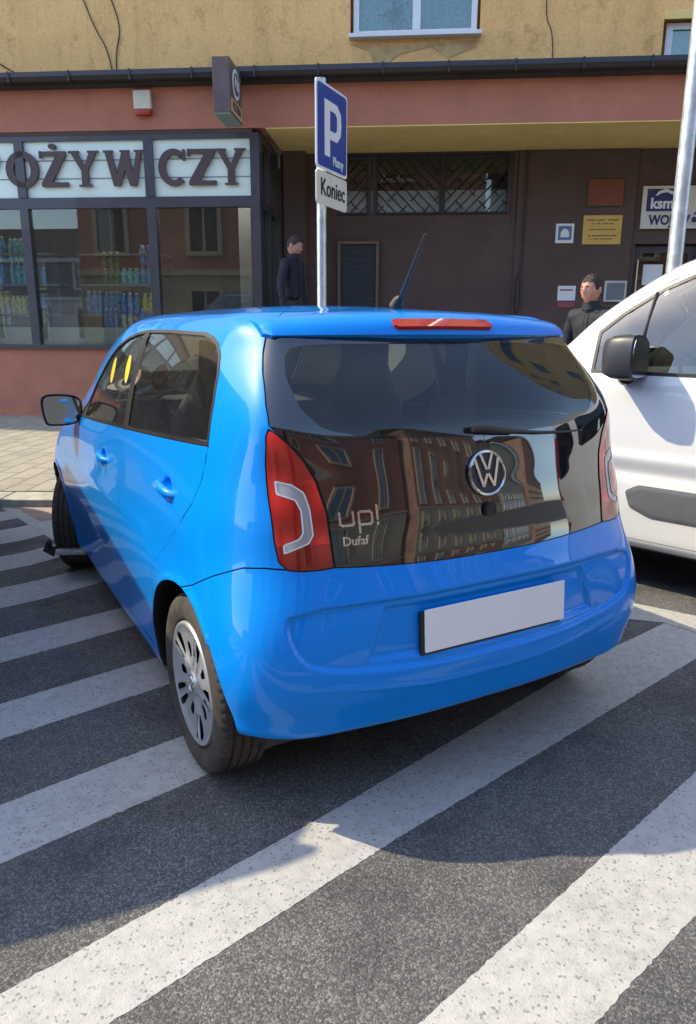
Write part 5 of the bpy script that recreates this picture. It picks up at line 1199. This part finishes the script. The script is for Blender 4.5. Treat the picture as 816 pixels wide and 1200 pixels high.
def person(loc,rz,label,jm,tilt,turn,h,hairlen,pose):
    t=thing('person',label,'person',loc,rz); k=h/1.78
    K=lambda x,y,z:(x*k,y*k,z*k)
    V=[(K(0,0,.98),.14*k,.11*k),(K(0,.0,1.14),.135*k,.10*k),(K(0,.005,1.32),.165*k,.115*k),(K(0,.01,1.44),.12*k,.09*k),(K(0,.0,1.50),.062*k,.062*k),(K(0,-.015,1.57),.052*k,.055*k)]
    E=[(0,1),(1,2),(2,3),(3,4),(4,5)]
    for s_ in(-1,1):
        b0=len(V); arm=pose[0 if s_<0 else 1]
        V+= [(K(s_*.165,.01,1.43),.068*k),(K(*arm[0]),.056*k),(K(*arm[1]),.046*k),(K(*arm[2]),.034*k)]; E+=[(3,b0),(b0,b0+1),(b0+1,b0+2),(b0+2,b0+3)]
    bodyo=skin_mesh('body',V,E,jm,t,sub=3)
    from mathutils import noise as mn
    for v in bodyo.data.vertices:      # cloth folds
        p=v.co; f_=mn.noise(Vector((p.x*9,p.y*9,p.z*16)))*.011+mn.noise(Vector((p.x*22+4,p.y*22,p.z*30)))*.004; v.co=p+v.normal*f_
    b_=MB(); b_.tube([(0,-.118*k,.93*k),(0,-.118*k,1.14*k),(0,-.128*k,1.32*k),(0,-.105*k,1.43*k),(0,-.075*k,1.50*k)],.0045,6); b_.build('zip','darkmet',bodyo)
    for s_ in(-1,1):
        b_=MB(); b_.tube([(s_*.075*k,-.118*k,1.08*k),(s_*.125*k,-.085*k,1.00*k)],.005,6); b_.build('pocket_seam','black',bodyo)
    # legs
    V=[(K(0,0,.98),.13*k,.11*k)]; E=[]
    for s_ in(-1,1):
        b0=len(V); V+=[(K(s_*.09,0,.90),.095*k),(K(s_*.10,-.015,.50),.068*k),(K(s_*.105,.02,.12),.050*k)]; E+=[(0,b0),(b0,b0+1),(b0+1,b0+2)]
    skin_mesh('trousers',V,E,'trouser',t)
    for s_ in(-1,1):
        V=[(K(s_*.105,.045,.055),.045*k,.045*k),(K(s_*.108,-.05,.045),.044*k,.038*k),(K(s_*.112,-.15,.035),.040*k,.028*k)]; skin_mesh('shoe',V,[(0,1),(1,2)],'shoe',t)
    # hands
    for s_,arm in zip((-1,1),pose):
        w_=Vector(arm[2]); d=(Vector(arm[2])-Vector(arm[1])).normalized(); sid=Vector((0,-1,0)) if abs(d.y)<.8 else Vector((s_,0,0)); sid=(sid-d*sid.dot(d)).normalized(); inn=Vector((-s_,0,0)); inn=(inn-d*inn.dot(d)-sid*inn.dot(sid)); inn=inn.normalized() if inn.length>.1 else d.cross(sid)
        base=w_+d*.03; V=[(tuple(w_*k),.027*k,.022*k),(tuple((base+d*.03)*k),.036*k,.018*k),(tuple((base+d*.06)*k),.036*k,.016*k)]; E=[(0,1),(1,2)]
        for fi,(o_,ln) in enumerate(((.030,.072),(.010,.082),(-.010,.076),(-.028,.060))):
            p0=base+d*.06+sid*o_; p1=p0+d*ln*.45+inn*.006; p2=p1+d*ln*.35+inn*.016; p3=p2+d*ln*.20+inn*.014; b0=len(V)
            V+=[(tuple(p0*k),.0095*k),(tuple(p1*k),.009*k),(tuple(p2*k),.0085*k),(tuple(p3*k),.007*k)]; E+=[(2,b0),(b0,b0+1),(b0+1,b0+2),(b0+2,b0+3)]
        p0=base+d*.01+sid*.036; b0=len(V); V+=[(tuple(p0*k),.012*k),(tuple((p0+sid*.022+d*.028+inn*.008)*k),.0105*k),(tuple((p0+sid*.030+d*.055+inn*.014)*k),.008*k)]; E+=[(1,b0),(b0,b0+1),(b0+1,b0+2)]
        skin_mesh('hand',V,E,'skin',t,sub=1)
    # head
    hm=Matrix.Translation(K(0,-.032,1.64))@Matrix.Rotation(turn,4,'Z')@Matrix.Rotation(tilt,4,'X')@Matrix.Scale(k,4)
    b_=head_mesh(tilt,turn,None); b_.xf(hm); hd_=b_.build('head','skin',t,True,ang=80)
    V=[(K(0,.0,1.50),.052*k),(K(0,-.012,1.56),.050*k),(K(0,-.03,1.63),.050*k)]; skin_mesh('neck',V,[(0,1),(1,2)],'skin',t)
    # hair cap with uneven hairline
    b_=MB(); bmesh.ops.create_uvsphere(b_.b,u_segments=60,v_segments=40,radius=1); rem=[]
    for v in b_.b.verts:
        p=Vector(v.co); a=math.atan2(p.x,-p.y); lim=.42 if abs(a)<.8 else (.42-(abs(a)-.8)*1.2); lim=max(lim,-.38 if abs(a)>1.9 else -.05)+hairlen; lim+=.05*math.sin(a*9)
        s1=1.06+.035*math.sin(p.x*19+p.z*13)*math.cos(p.y*15)
        if p.z<lim: rem.append(v)
        s1+=.05*mnz(Vector((p.x*6,p.y*6,p.z*6)))+.035*mnz(Vector((p.x*19,p.y*19,p.z*11)))
        v.co=Vector((p.x*.078*s1,p.y*.098*s1+.004,p.z*.122*(s1 if p.z>0 else 1.03)))
    bmesh.ops.delete(b_.b,geom=rem,context='VERTS'); b_.xf(hm); b_.build('hair','hair',hd_,True,ang=180)
    # eyes and brows
    for s_ in(-1,1):
        b_=MB(); b_.lathe([(.0005,-.0105),(.006,-.009),(.0098,-.004),(.0105,0),(.001,.006)],12,'Y',(s_*.029,-.0825,.008)); b_.xf(hm); ey=b_.build('eye',simple('eye_white',(.6,.58,.55),.2),hd_,True)
        b_=MB(); b_.lathe([(.0005,-.0118),(.0048,-.0110),(.0048,-.009)],10,'Y',(s_*.029,-.0825,.008)); b_.xf(hm); b_.build('iris','hair',ey)
        b_=MB(); b_.tube([(s_*.014,-.098,.026),(s_*.028,-.098,.031),(s_*.044,-.086,.026)],[.003,.004,.002],6); b_.xf(hm); b_.build('eyebrow','hair',hd_)
    b_=MB(); b_.tube([(-.022,-.0985,-.058),(0,-.107,-.056),(.022,-.0985,-.058)],[.0025,.0045,.0025],6); b_.xf(hm); b_.build('lips',simple('lips',(.38,.16,.13),.5),hd_)
    # collar
    b_=MB(); b_.lathe([(.078*k,1.475*k),(.070*k,1.545*k),(.061*k,1.548*k),(.063*k,1.48*k)],24,'Z',(0,-.008*k,0),close=True); b_.build('collar',jm,bodyo,True)
    return t
dn=[((-.24,.03,1.16),(-.26,-.02,.92),(-.25,-.05,.84)),((.24,.03,1.16),(.26,-.02,.92),(.25,-.05,.84))]
camdir=math.atan2(rt.y,rt.x)
person((3.72,3.197,.075),camdir+R(-48),'man in charcoal high-collared jacket standing between the two vehicles, face turned left','jacket2',R(2),R(-4),1.80,.02,dn)
mp_=CP+(Vector((2.292,6.176,0))-Vector((CP.x,CP.y,0)))*1.18; 
person((mp_.x-.05,mp_.y,.72),camdir+R(62),'man in a black jacket by the shop entrance looking down to the right','jacket',R(20),R(6),2.0 if False else 1.86,.04,dn)
# ================================================================ buildings across the street (behind the camera; they show in the glass)
def brick_block(s0,s1,t0,h,label,floors,wallm,gm='cream'):
    p=FW(s0,t0); b0=thing('tenement_house',label,'building',(p.x,p.y,0),TH); L=s1-s0
    b_=MB(); b_.box((0,-9,0),(L,0,h)); b_.build('wall',wallm,b0)
    b_=MB(); b_.poly([(-9.3,h),(-4.5,h+2.6),(.35,h)],(-.2,L+.2),0); b_.build('roof','eaves',b0)
    b_=MB(); b_.box((-.05,.001,0),(L+.05,.06,3.4)); b_.box((-.1,.001,3.4),(L+.1,.18,3.62)); b_.box((-.1,.001,h-.35),(L+.1,.25,h-.002)); b_.build('trim',gm,b0)
    n=int(L/3.4); protw=None
    for f in range(floors):
        for i in range(n):
            x=.8+i*(L-1.2)/n; z=.5 if f==0 else 4.3+(f-1)*3.1; hh=2.3 if f==0 else 1.8
            if protw is None or f<2 and i==0:
                e=bpy.data.objects.new('window',None); COL.objects.link(e); e.parent=b0; e.location=(x,0,z)
                b_=MB(); w_=1.1; y=.065 if f==0 else .002
                b_.box((-.16,y,-.16),(0,y+.12,hh+.16)); b_.box((w_,y,-.16),(w_+.16,y+.12,hh+.16)); b_.box((0,y,hh),(w_,y+.12,hh+.16)); b_.box((0,y,-.16),(w_,y+.14,0)); b_.box((w_/2-.04,y,0),(w_/2+.04,y+.07,hh)); b_.build('frame',gm,e)
                b_=MB(); b_.box((0,y,0),(w_,y+.03,hh)); b_.build('pane','bpanel',e); protw=e
            else:
                e=copy_tree(protw,b0); e.location=(x,0,z)
    return b0
brick_block(-7.6,8.5,-19.5,9.0,'orange brick corner house with cream window surrounds across the street behind the camera',3,'brick')
brick_block(9.5,23,-19.5,9.0,'lower rendered house with cream trim next along the street behind the camera',3,'redwall','cream')
brick_block(63,100,-17.5,12.5,'tall brick house closing the far end of the street',3,'brick')
brick_block(-60,-16,-46,6.5,'low grey house row far across the side street to the left',2,'tile','signwhite')
brick_block(24,44,-18.5,11.5,'long orange brick house with cream window surrounds farther along the street',3,'brick')
brick_block(45,62,-18.5,9.5,'farthest rendered house at the end of the street behind the camera',2,'cream','signwhite')
